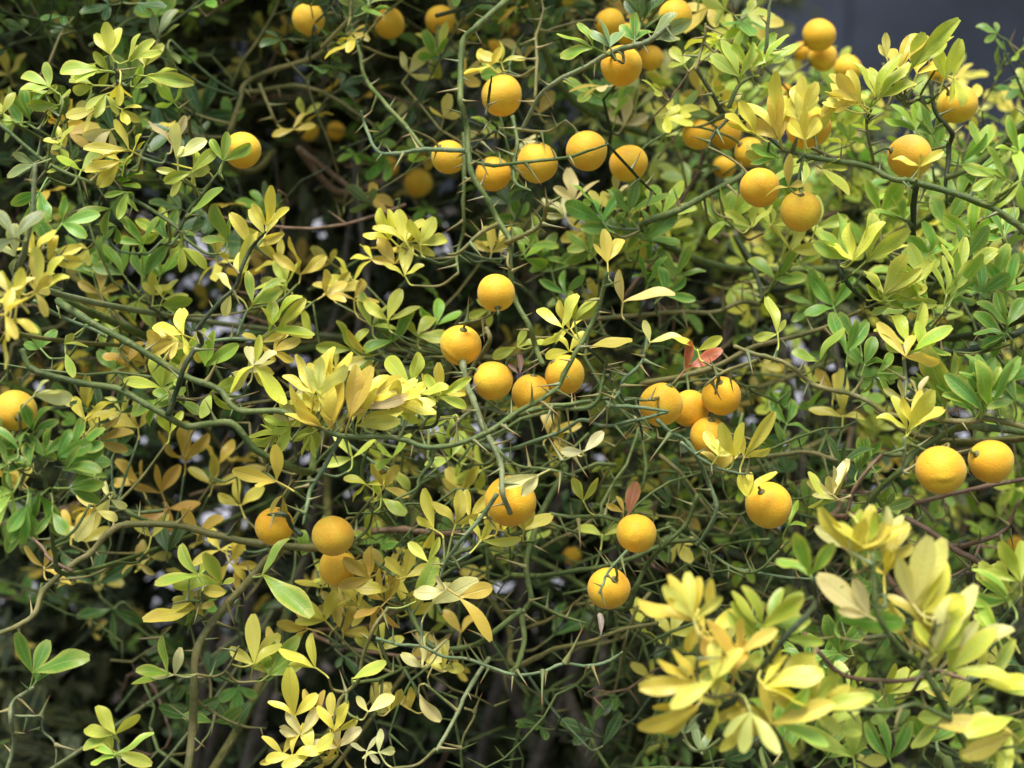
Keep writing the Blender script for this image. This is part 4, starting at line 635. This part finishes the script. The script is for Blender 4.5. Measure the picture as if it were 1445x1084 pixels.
 (546,862,1.38,'B','O',[(100,50),(60,50),(150,54)]), (552,842,1.37,'B','O',[(95,54),(50,46),(170,50)]), (570,826,1.36,'B','Y',[(80,50),(30,44),(130,44)]), (530,822,1.37,'B','O',[(140,46),(90,46),(190,44)]), (540,850,1.37,'B','O',[(240,44),(300,40),(200,40)]), (510,862,1.42,'B','O',[(120,40),(170,40),(70,44)]), (582,862,1.31,'B','L',[(58,64),(80,44)]), (598,864,1.31,'B','P',[(28,76),(60,50)]), (606,802,1.30,'B','Y',[(140,40),(66,40)]), (638,840,1.29,'B','Y',[(22,50),(-46,72)]), (634,836,1.29,'B','P',[(120,28),(196,44)]), (598,948,1.31,'B','P',[(95,48),(32,36),(148,36)]), (624,950,1.31,'B','Y',[(80,36),(20,36),(140,30)]), (496,958,1.31,'B','M',[(30,52)]), (519,1010,1.29,'B','P',[(32,46),(132,30)]), (590,978,1.31,'B','P',[(308,42)]), (534,1064,1.28,'B','W',[(86,30),(2,28),(182,28)]), (676,768,1.33,'B','Y',[(62,34),(-8,56),(120,36)]), (640,748,1.34,'B','Y',[(70,46),(120,44),(20,36)]), (850,1054,1.45,'B','D',[(60,54)]), (774,905,1.6,'B','D',[(80,54),(20,54)]), (736,758,1.36,'B','Y',[(28,50),(112,36),(70,36)]), (700,760,1.36,'B','Y',[(180,30),(60,40)]), (650,900,1.5,'B','O',[(60,40),(120,40)]), (535,925,1.45,'B','O',[(90,40),(150,40),(30,40)]), (580,1010,1.4,'B','O',[(80,36),(130,36)]), (550,1010,1.38,'B','O',[(110,40),(60,36)]), (850,760,1.45,'B','M',[(150,40),(30,40)]),
 (986,884,1.06,'D','Y',[(120,76),(176,86),(86,66)]), (992,880,1.06,'D','Y',[(60,66),(150,66),(240,54)]), (980,890,1.05,'D','M',[(100,80),(135,70),(45,60)]), (1074,902,1.07,'D','L',[(100,70),(40,86),(130,66)]), (1080,896,1.07,'D','H',[(60,70),(15,66),(85,66)]), (1040,962,1.05,'D','O',[(95,92),(140,70),(70,66)]), (1002,972,1.05,'D','Y',[(180,90),(160,76),(120,66)]), (1010,968,1.04,'D','M',[(200,70),(90,70),(50,66)]), (1058,976,1.05,'D','Y',[(20,98),(-8,78),(58,66)]), (1000,990,1.05,'D','Y',[(204,100),(228,86),(180,66)]), (1062,990,1.05,'D','P',[(260,66),(300,66),(220,60)]), (1090,1030,1.06,'D','Y',[(172,70),(32,90),(100,66)]), (1094,1026,1.06,'D','L',[(-20,80),(60,70),(130,60)]), (1128,1012,1.06,'D','Y',[(60,80),(10,90),(150,70)]), (1134,1010,1.06,'D','M',[(20,96),(95,56),(-30,66)]), (1160,1005,1.08,'D','M',[(25,72),(60,50),(190,66)]), (1046,930,1.06,'D','Y',[(160,70),(40,66),(100,60)]), (1020,1000,1.06,'D','Y',[(150,66),(90,60),(250,56)]), (1100,960,1.08,'D','M',[(30,70),(100,60),(150,56)]), (960,990,1.07,'D','Y',[(80,70),(150,60),(30,56)]),
 (1200,992,1.2,'D','L',[(102,50),(62,56),(130,54)]), (1244,990,1.2,'D','L',[(92,52),(30,66),(60,50)]), (1262,986,1.2,'D','H',[(20,66),(50,50)]), (1147,822,1.08,'D','H',[(112,80),(60,62),(146,56)]), (1200,794,1.1,'D','Y',[(122,90),(74,66),(50,66)]), (1206,790,1.1,'D','L',[(60,70),(90,66),(30,50)]), (1230,788,1.09,'D','P',[(112,70),(70,68),(38,70)]), (1226,792,1.09,'D','Y',[(130,70),(90,74),(55,70)]), (1250,828,1.09,'D','Y',[(130,58),(68,48),(100,50)]), (1284,884,1.07,'D','P',[(86,120),(60,124),(104,90)]), (1290,880,1.07,'D','Y',[(75,100),(50,110),(30,66)]), (1242,882,1.08,'D','P',[(146,100),(110,66),(170,60)]), (1172,884,1.1,'D','H',[(82,58),(2,90),(40,60)]), (1200,878,1.1,'D','M',[(0,70),(30,60)]), (1314,944,1.07,'D','P',[(56,130),(102,86),(82,76)]), (1318,940,1.07,'D','M',[(70,100),(40,90),(120,66)]), (1300,900,1.08,'D','Y',[(95,90),(120,70),(60,70)]), (1320,960,1.08,'D','Y',[(110,90),(75,90)]),
 (1438,855,1.14,'C','H',[(150,70),(122,76),(182,74)]), (1445,830,1.14,'C','L',[(110,70),(160,56),(80,60)]), (1422,912,1.13,'C','L',[(166,86),(112,66),(140,50)]), (1372,978,1.1,'D','L',[(60,90),(-4,96),(20,70)]), (1376,972,1.1,'D','M',[(5,70),(85,60)]), (1450,1040,1.07,'D','Y',[(166,110),(196,90),(140,66)]), (1445,1010,1.08,'D','M',[(180,80),(210,80)]), (1340,1012,1.16,'D','L',[(220,70),(62,60),(180,50)]), (1346,1000,1.3,'C','O',[(30,50),(150,50)]), (1256,1084,1.16,'D','G',[(92,66),(60,60),(130,60)]), (1214,1080,1.16,'D','L',[(155,90),(100,66)]), (1110,1084,1.16,'D','G',[(88,80),(60,66),(120,66)]), (962,1046,1.16,'D','B',[(80,44),(40,44),(120,40)]), (1390,836,1.36,'C','M',[(60,44),(120,44),(0,40)]), (1300,1060,1.2,'D','G',[(60,70),(120,66),(20,60)]), (1400,1080,1.14,'D','H',[(90,80),(130,70),(50,70)]), (1160,1080,1.2,'D','G',[(60,70),(110,66),(20,66)]), (1340,905,1.25,'C','H',[(60,60),(120,54),(0,50)]), (1190,930,1.3,'C','G',[(120,60),(60,60),(180,56)]), (1150,960,1.3,'C','G',[(90,70),(40,66),(140,60)]),
]
for x, y, d, key, c, lets in LV: traced_leaf(x, y, d, key, lets, c)
ATT += NEWATT; kd = kdtree.KDTree(len(ATT))
for i, a in enumerate(ATT): kd.insert(Vector(a[0]), i)
kd.balance()
for x, y, d, key, c, lets in LV:        # fuller clumps: a second leaf behind most of the first ones
    if len(lets) < 3 or d > 1.5 or rnd.random() < .5 or blocked(x, y, d, 12): continue
    turn = rnd.uniform(18, 45) * rnd.choice((-1, 1))
    traced_leaf(x + rnd.uniform(-30, 30), y + rnd.uniform(-22, 26), d + rnd.uniform(.008, .035), key, [(a + turn, l * rnd.uniform(.75, 1.0)) for a, l in lets], c if rnd.random() < .7 else rnd.choice({'Y': 'MYP', 'P': 'Y', 'L': 'MH', 'M': 'LY', 'H': 'GL', 'G': 'H', 'O': 'YO'}.get(c, c)))

# ------------------------------------------------------------------ fruit
def fruit_mesh(R, stalk, seed, crease=None, split=False):
    r = random.Random(seed); nu, nv = 40, 26
    th = np.linspace(0, math.pi, nv + 1); ph = np.arange(nu) * 2 * math.pi / nu
    T, Ph = np.meshgrid(th, ph, indexing='ij'); D = np.stack([np.sin(T) * np.cos(Ph), np.sin(T) * np.sin(Ph), np.cos(T)], -1)
    rad = np.full(T.shape, 1.0)
    for k in range(7):
        a = unit(np.array([r.gauss(0, 1) for _ in range(3)])); rad += r.uniform(-.016, .016) * np.sin(D @ a * r.uniform(1.5, 5) + r.uniform(0, 6))
    rad -= .07 * np.exp(-(T / .20) ** 2) + .03 * np.exp(-((math.pi - T) / .13) ** 2) - .035 * np.exp(-((math.pi - T) / .34) ** 2)
    zax = unit(stalk); xax = unit(np.cross(np.array([.3, .9, .1]), zax)); yax = np.cross(zax, xax)
    Wd = D[..., :1] * xax + D[..., 1:2] * yax + D[..., 2:] * zax
    for c in (crease or []):            # (image dx, dy, toward viewer, length, depth)
        q = unit(RIGHT * c[0] + UP * c[1] - FWD * c[2]); e = unit(np.cross(q, RIGHT * c[3] + UP * c[4])); along = np.cross(e, q)
        s = Wd @ e + .10 * np.sin((Wd @ along) * 4); dist = np.arccos(np.clip(Wd @ q, -1, 1))
        rad -= 1.6 * c[5] * np.exp(-(s / .055) ** 2) * np.exp(-(dist / .42) ** 2); rad += c[5] * .8 * np.exp(-((s - .14) / .12) ** 2) * np.exp(-(dist / .45) ** 2)
    if split: rad -= .35 * np.exp(-(T / .5) ** 2) * (.5 + .5 * np.sin(Ph * 3 + 1))
    V = (Wd * rad[..., None] * R * np.array([1, 1, .985])).reshape(-1, 3)
    i = np.arange(nv)[:, None] * nu; j = np.arange(nu)[None, :]; j2 = (j + 1) % nu
    F = np.stack([i + j, i + nu + j, i + nu + j2, i + j2], -1).reshape(-1, 4)
    a = Acc(); a.add(V, F); return a.mesh('citrus_fruit', M_FRUIT)
CAPM = Acc(); _t = np.linspace(0, 1, 4); CAPM.add(*tube(np.stack([0 * _t, 0 * _t, _t], -1), np.array([1.0, .95, .7, .4]), 7))
for k, (x, y, r, d, key, label, op) in enumerate(FR):
    c = at(x, y, d); R = r * d / FPX
    if 'st' in op: sdir = unit(RIGHT * op['st'][0] + UP * op['st'][1] - FWD * op['st'][2]); 
    else: sdir = None
    best = None
    for co, i, dist in kd.find_n(Vector(c + UP * R * .6 + FWD * .01), 60):
        v = np.array(co) - c; L = np.linalg.norm(v)
        if L < R * .9: continue
        u = v / L; score = L - .02 * u[2] + (.03 if np.dot(u, -FWD) > .75 else 0) + (0 if sdir is None else .03 * (1 - np.dot(u, sdir)))
        if best is None or score < best[0]: best = (score, np.array(co), i)
    tgt = best[1]; u = unit(tgt - c); ax = sdir if sdir is not None else unit(u + np.array([0, 0, .25]))
    o = link('citrus_fruit', fruit_mesh(R, ax, k, op.get('cr'), op.get('split')), None, c)
    j = rnd.uniform(-1, 1); dl = op.get('dull', 0)
    o.color = (ORG[0] * (1 - .35 * dl), ORG[1] * (1.02 + .06 * j) * (1 - .35 * dl), ORG[2] * (1 + .3 * j), 1 - op.get('gr', 0))
    tag(o, label, 'fruit', op.get('g') or 'round orange fruit on the citrus hedge')
    top = ax * R * .93; L = np.linalg.norm(tgt - c - top)
    P = catmull([top - ax * .002, top + ax * min(.012, L * .35), (top + tgt - c) / 2 + ax * min(.01, L * .2), tgt - c], 4)
    a = Acc(); a.add(*tube(P, np.full(len(P), .0013 if r > 18 else .0011), 6)); st = a.obj('stalk', BARK['g' if k % 3 else 'o'], o)
    a = Acc(); bx, by, bz = basis(ax, np.array([.3, .6, .2])); th = np.arange(7) * 2 * math.pi / 7
    a.add(*tube(np.array([top - ax * .0012, top + ax * .0006, top + ax * .0022]), np.array([.0042, .0036, .0016]), 8)); a.obj('calyx', BARK['o'], o)

# ------------------------------------------------------------------ inner growth: thorny twigs and leaves filling the hedge volume
def top_of(x):                          # the hedge crest, falling towards the open side
    if x < 860: return -640
    if x < 1080: return -640 + (x - 860) / 220 * 750
    return 110 + 25 * math.sin(x * .021) - (30 if x > 1330 else 0)
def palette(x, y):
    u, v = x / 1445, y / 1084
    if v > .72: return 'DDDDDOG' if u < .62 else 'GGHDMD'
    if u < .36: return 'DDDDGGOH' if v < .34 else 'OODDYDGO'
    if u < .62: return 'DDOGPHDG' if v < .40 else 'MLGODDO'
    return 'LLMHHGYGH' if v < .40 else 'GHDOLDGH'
VAR = []
for k in range(10):
    r = random.Random(100 + k); a = Acc(); pl = r.uniform(.35, .6)
    for ang, ln in ((0, 1.0), (r.uniform(48, 66), r.uniform(.62, .78)), (-r.uniform(48, 66), r.uniform(.62, .78))):
        V, F, U = leaflet(ln, ln * r.uniform(.42, .52), r.uniform(.15, .5), r.uniform(-.2, .8), r.uniform(-.3, .3), r.uniform(-1, 1), 5, 1)
        A = math.radians(ang); ti = r.uniform(-.2, .35); X = V[:, 0] * math.cos(A) + V[:, 1] * math.sin(A); Y = -V[:, 0] * math.sin(A) + V[:, 1] * math.cos(A)
        a.add(np.stack([X, Y * math.cos(ti) - V[:, 2] * math.sin(ti) + pl, V[:, 2] * math.cos(ti) + Y * math.sin(ti)], -1), F, U)
    V, F, U = tube(np.array([[0, 0, 0], [0, pl * .5, -.03], [0, pl + .02, 0]]), np.full(3, .025), 3, cap=False); a.add(V, F, np.tile([[.5, .3]], (len(U), 1)))
    VAR.append((np.vstack(a.V), np.vstack(a.F), np.vstack(a.U), a.mesh('leaf', M_LEAF)))
TW = {k: {c: Acc() for c in 'gokn'} for k in 'ABC'}; LF = {k: Acc() for k in 'ABC'}; CAND = {k: [] for k in 'ABC'}
SPIKE = tube(np.array([[0, 0, 0], [0, 0, .5], [0, 0, 1.0]]), np.array([.07, .045, .004]), 4, cap=False)
def leaf_at(key, p, dv, size, c, d):
    nz = unit(-FWD * rnd.uniform(-.1, 1) + np.array([0, 0, 1.0]) * rnd.uniform(.2, 1.2) + np.array([rnd.gauss(0, .5), rnd.gauss(0, .4), rnd.gauss(0, .3)]))
    q = p + dv * size - CPOS; z = q @ FWD
    if blocked(722.5 + (q @ RIGHT) / z * FPX, 542 - (q @ UP) / z * FPX, z, 4): return
    nz = unit(nz - dv * np.dot(nz, dv)); CAND[key].append((d, p, np.cross(dv, nz), dv, nz, size, rnd.randrange(10), c))
NTW = 2600
for i in range(NTW):
    crest = i >= 1600  # unseen upper growth, added thick here to shade the hedge inside
    for _ in range(20):
        d = 1.50 + 1.0 * rnd.random() ** .9; x = rnd.uniform(-260, 1720); y = rnd.uniform(-190, 1330)
        if crest: y = rnd.uniform(-640, -30); x = rnd.uniform(-260, 1060); d = 1.50 + 1.0 * rnd.random()
        if y > top_of(x) + 30: break
    dens = 1.0
    if y / 1084 > .68 and x < 900 and not crest: dens = .5
    if rnd.random() > dens: continue
    key = 'A' if x < 430 else ('B' if x < 960 else 'C')
    p = at(x, y, d); n = rnd.randint(4, 9)
    dv = unit(np.array([rnd.gauss(0, 1), rnd.gauss(-.15, .6), rnd.gauss(.25, .8)])); P = [p]
    for s in range(n):
        dv = unit(dv + np.array([rnd.gauss(0, .38), rnd.gauss(0, .38), rnd.gauss(.05, .38)])); q = P[-1] + dv * rnd.uniform(.022, .045)
        rel = q - CPOS; dz = rel @ FWD; py = 542 - (rel @ UP) / dz * FPX; px = 722.5 + (rel @ RIGHT) / dz * FPX
        if dz < 1.45 or py < top_of(px): break
        P.append(q)
    if len(P) < 3: continue
    P = np.array(P); r0 = rnd.uniform(.0010, .0028); kind = rnd.choice('ggokkn' if d < 1.9 else 'gokknk')  # deeper twigs get dark bark more often: inner shade put into colour
    V, F, U = tube(P, np.linspace(r0, r0 * .55, len(P)), 5); TW[key][kind].add(V, F, U)
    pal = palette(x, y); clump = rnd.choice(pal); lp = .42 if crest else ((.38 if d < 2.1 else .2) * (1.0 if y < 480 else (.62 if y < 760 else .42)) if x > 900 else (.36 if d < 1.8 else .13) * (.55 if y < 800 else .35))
    for s in range(1, len(P)):
        tan = unit(P[s] - P[s - 1]); o = unit(np.cross(tan, np.array([rnd.gauss(0, 1), rnd.gauss(0, 1), rnd.gauss(0, 1)])))
        if rnd.random() < .6:
            th = unit(o + tan * rnd.uniform(-.2, .7)); bx, by, bz = basis(th, np.array([.3, .4, .8])); L = rnd.uniform(.010, .028)
            TW[key][kind].add(P[s] + (SPIKE[0][:, :1] * bx + SPIKE[0][:, 1:2] * by + SPIKE[0][:, 2:] * bz) * L, SPIKE[1], SPIKE[2])
        for _ in range(3):
            if rnd.random() < lp:
                o2 = unit(np.array([rnd.gauss(0, 1), rnd.gauss(-.3, .7), rnd.gauss(.5, .7)]))
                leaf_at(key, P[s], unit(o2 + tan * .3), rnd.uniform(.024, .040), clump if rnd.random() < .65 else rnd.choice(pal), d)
for i in range(150):                     # leafless thorny tangle of green shoots in the open middle
    x = rnd.gauss(760, 190); y = rnd.gauss(760, 150); d = rnd.uniform(1.38, 1.68); p = at(x, y, d)
    if y < 480: continue
    dv = unit(np.array([rnd.gauss(0, 1), rnd.gauss(0, .35), rnd.gauss(0, .7)])); P = [p]
    for s in range(rnd.randint(3, 7)):
        dv = unit(dv + np.array([rnd.gauss(0, .35), rnd.gauss(0, .2), rnd.gauss(0, .35)])); P.append(P[-1] + dv * rnd.uniform(.018, .034))
    rel = np.array(P) - CPOS; zz = rel @ FWD
    if zz.min() < 1.36 or any(blocked(722.5 + (q @ RIGHT) / z * FPX, 542 - (q @ UP) / z * FPX, z) for q, z in zip(rel, zz)): continue
    P = np.array(P); r0 = rnd.uniform(.0012, .0024); key = 'B' if x < 1000 else 'C'; kind = rnd.choice('gggo')
    TW[key][kind].add(*tube(P, np.linspace(r0, r0 * .6, len(P)), 6))
    for s in range(1, len(P)):
        tan = unit(P[s] - P[s - 1]); o = unit(np.cross(tan, np.array([rnd.gauss(0, .4), 1, rnd.gauss(0, .4)]))) * rnd.choice((-1, 1))
        th = unit(o + tan * rnd.uniform(-.1, .8)); bx, by, bz = basis(th, np.array([.3, .4, .8])); L = rnd.uniform(.012, .026)
        TW[key][kind].add(P[s] + (SPIKE[0][:, :1] * bx + SPIKE[0][:, 1:2] * by + SPIKE[0][:, 2:] * bz * 1.0) * L, SPIKE[1], SPIKE[2])
for key in 'ABC':
    root = SHR[key]; rl = np.array(root.location)
    for kind, a in TW[key].items():
        if a.n:
            a.V = [v - rl for v in a.V]; tag(a.obj('inner_twigs', BARK[kind], root), kind='stuff')
    def infr(c):
        rel = c[1] - CPOS; z = rel @ FWD; return -20 < 722.5 + (rel @ RIGHT) / z * FPX < 1465 and -20 < 542 - (rel @ UP) / z * FPX < 1104
    cs = sorted(CAND[key], key=lambda c: (not infr(c), c[0])); quota = max(0, 300 - LEAFN[key])
    for i, (d, p, xs, dv, nz, size, vi, c) in enumerate(cs):
        if i < quota:
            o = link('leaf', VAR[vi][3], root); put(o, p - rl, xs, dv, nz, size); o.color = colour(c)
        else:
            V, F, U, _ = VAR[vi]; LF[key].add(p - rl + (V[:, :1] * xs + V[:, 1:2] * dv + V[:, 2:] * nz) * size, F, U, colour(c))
    tag(LF[key].obj('inner_leaves', M_LEAFS, root), kind='stuff')
    print('shrub', key, 'traced', LEAFN[key], 'cand', len(cs), 'thorns', THN[key])

# ------------------------------------------------------------------ added dark evergreen row standing in for shade, low bushes, and far trees
def leafy(acc, centre, rad, n, size, cols, up=.5):
    for _ in range(n):
        u = unit(nrng.normal(0, 1, 3)) * rnd.random() ** .45; p = centre + u * np.asarray(rad)
        dv = unit(nrng.normal(0, 1, 3) + np.array([0, -.2, .2])); nz = unit(nrng.normal(0, .6, 3) + np.array([0, -.5, up])); nz = unit(nz - dv * (nz @ dv)); xs = np.cross(dv, nz)
        c = rnd.choice(cols); j = rnd.uniform(.7, 1.3); s = size * rnd.uniform(.7, 1.25)
        acc.add(p + (EV[0][:, :1] * xs + EV[0][:, 1:2] * dv + EV[0][:, 2:] * nz) * s, EV[1], EV[2], (*[q * j for q in c], .1))
EV = leaflet(1.0, .5, .25, .4, 0, .5, 3, 1)
DK = [(.014, .032, .016), (.020, .038, .016), (.012, .028, .020), (.026, .036, .014)]  # greens lowered to near black so gaps read as deep shade
def evergreen(x, y, h, w, n, label, group):
    root = link('evergreen_shrub', None, None, (x, y, 0)); tag(root, label, 'shrub', group)
    for s in range(4):
        a = Acc(); b = np.array([rnd.uniform(-.1, .1), rnd.uniform(-.1, .1), -.03]); t = np.array([rnd.uniform(-.3, .3), rnd.uniform(-.12, .12), h * .85])
        a.add(*tube(catmull([b, (b + t) / 2 + np.array([rnd.uniform(-.06, .06), 0, .05]), t], 5), np.linspace(.012, .003, 11), 6)); a.obj('stem', BARK['w'], root)
    a = Acc()
    for _ in range(n): leafy(a, np.array([rnd.uniform(-w, w), rnd.uniform(-.16, .16), rnd.uniform(.10, h)]), (.17, .14, .15), 46, .066, DK)
    tag(a.obj('foliage', M_EVER, root), kind='stuff')
for i in range(7):  # dark row added behind the citrus, filling gaps in place of inner shade
    x = -1.55 + i * .52 + rnd.uniform(-.06, .06); tall = x < .30
    evergreen(x, 2.5 + rnd.uniform(-.06, .06), 2.1 if tall else 1.32, .32, 112 if tall else 74,
        'added tall dark evergreen shrub standing in for shade behind the bare thorny stems' if tall else 'added lower dark evergreen shrub standing in for shade behind the bright green citrus leaves', 'added dark evergreen row standing in for hedge shade')
for i in range(5):
    if i in (1, 2): continue
    evergreen(-1.0 + i * .5 + rnd.uniform(-.06, .06), 2.12 + rnd.uniform(-.08, .08), .60, .28, 30, 'low dark evergreen bush at the foot of the thorny citrus shrubs', 'low evergreens under the hedge')
for i, (x, y, h, w) in enumerate([(-3.4, 9.5, 5.2, 1.9), (-.2, 10.5, 5.6, 1.8), (1.35, 11.5, 4.6, 1.25)]):
    root = link('dark_tree', None, None, (x, y, 0)); tag(root, ['dark tree standing far behind the lime leaved part of the hedge', 'broad dark tree standing behind the tall bare stems', 'narrow dark tree just beside the open view of the building'][i], 'tree', 'dark trees beyond the paving')
    a = Acc(); a.add(*tube(catmull([np.array([0, 0, -.1]), np.array([.05, 0, h * .3]), np.array([-.05, 0, h * .85])], 6), np.linspace(.13, .03, 13), 9)); a.obj('trunk', BARK['w'], root)
    a = Acc()
    for s in range(7):
        an = s * 2.4; z0 = h * (.25 + .08 * s); a.add(*tube(np.array([[0, 0, z0], [math.cos(an) * w * .3, math.sin(an) * w * .3, z0 + .25], [math.cos(an) * w * .6, math.sin(an) * w * .6, z0 + .6]]), np.array([.05, .03, .012]), 6))
    a.obj('limbs', BARK['w'], root); a = Acc()
    for _ in range(46):
        u = unit(nrng.normal(0, 1, 3)) * rnd.random() ** .4; leafy(a, np.array([u[0] * w * .75, u[1] * w * .7, h * .55 + u[2] * h * .42]), (.5, .5, .42), 60, .16, DK)
    tag(a.obj('crown', M_EVER, root), kind='stuff')

# ------------------------------------------------------------------ small dry things caught in the twigs
def dry(name, label, x, y, d, lets, mat):
    J = at(x, y, d); b = nearest(J); a = Acc()
    for ang, ln in lets:
        A = math.radians(ang); dv = RIGHT * math.cos(A) + UP * math.sin(A); nz = unit(-FWD + RIGHT * .5); nz = unit(nz - dv * (nz @ dv)); xs = np.cross(dv, nz)
        V, F, U = leaflet(ln * d / FPX, ln * d / FPX * .38, .9, 1.1, .8, 1, 10, 2); a.add(V[:, :1] * xs + V[:, 1:2] * dv + V[:, 2:] * nz, F, U)
    a.add(*tube(np.array([[0, 0, 0], (b[1] - J) * .5, b[1] - J]), np.full(3, .0007), 5))
    return tag(a.obj(name, mat), label, 'dry leaf') , J
for args in [('dry_leaf', 'dark curled dry leaf between two round fruit', 732, 530, 1.34, [(75, 36), (120, 26)], M_DRYD),
             ('dry_leaf', 'pale curled dry leaf caught under the fruit with the forked stalk', 846, 898, 1.385, [(75, 36)], M_DRY)]:
    o, J = dry(*args); o.location = J
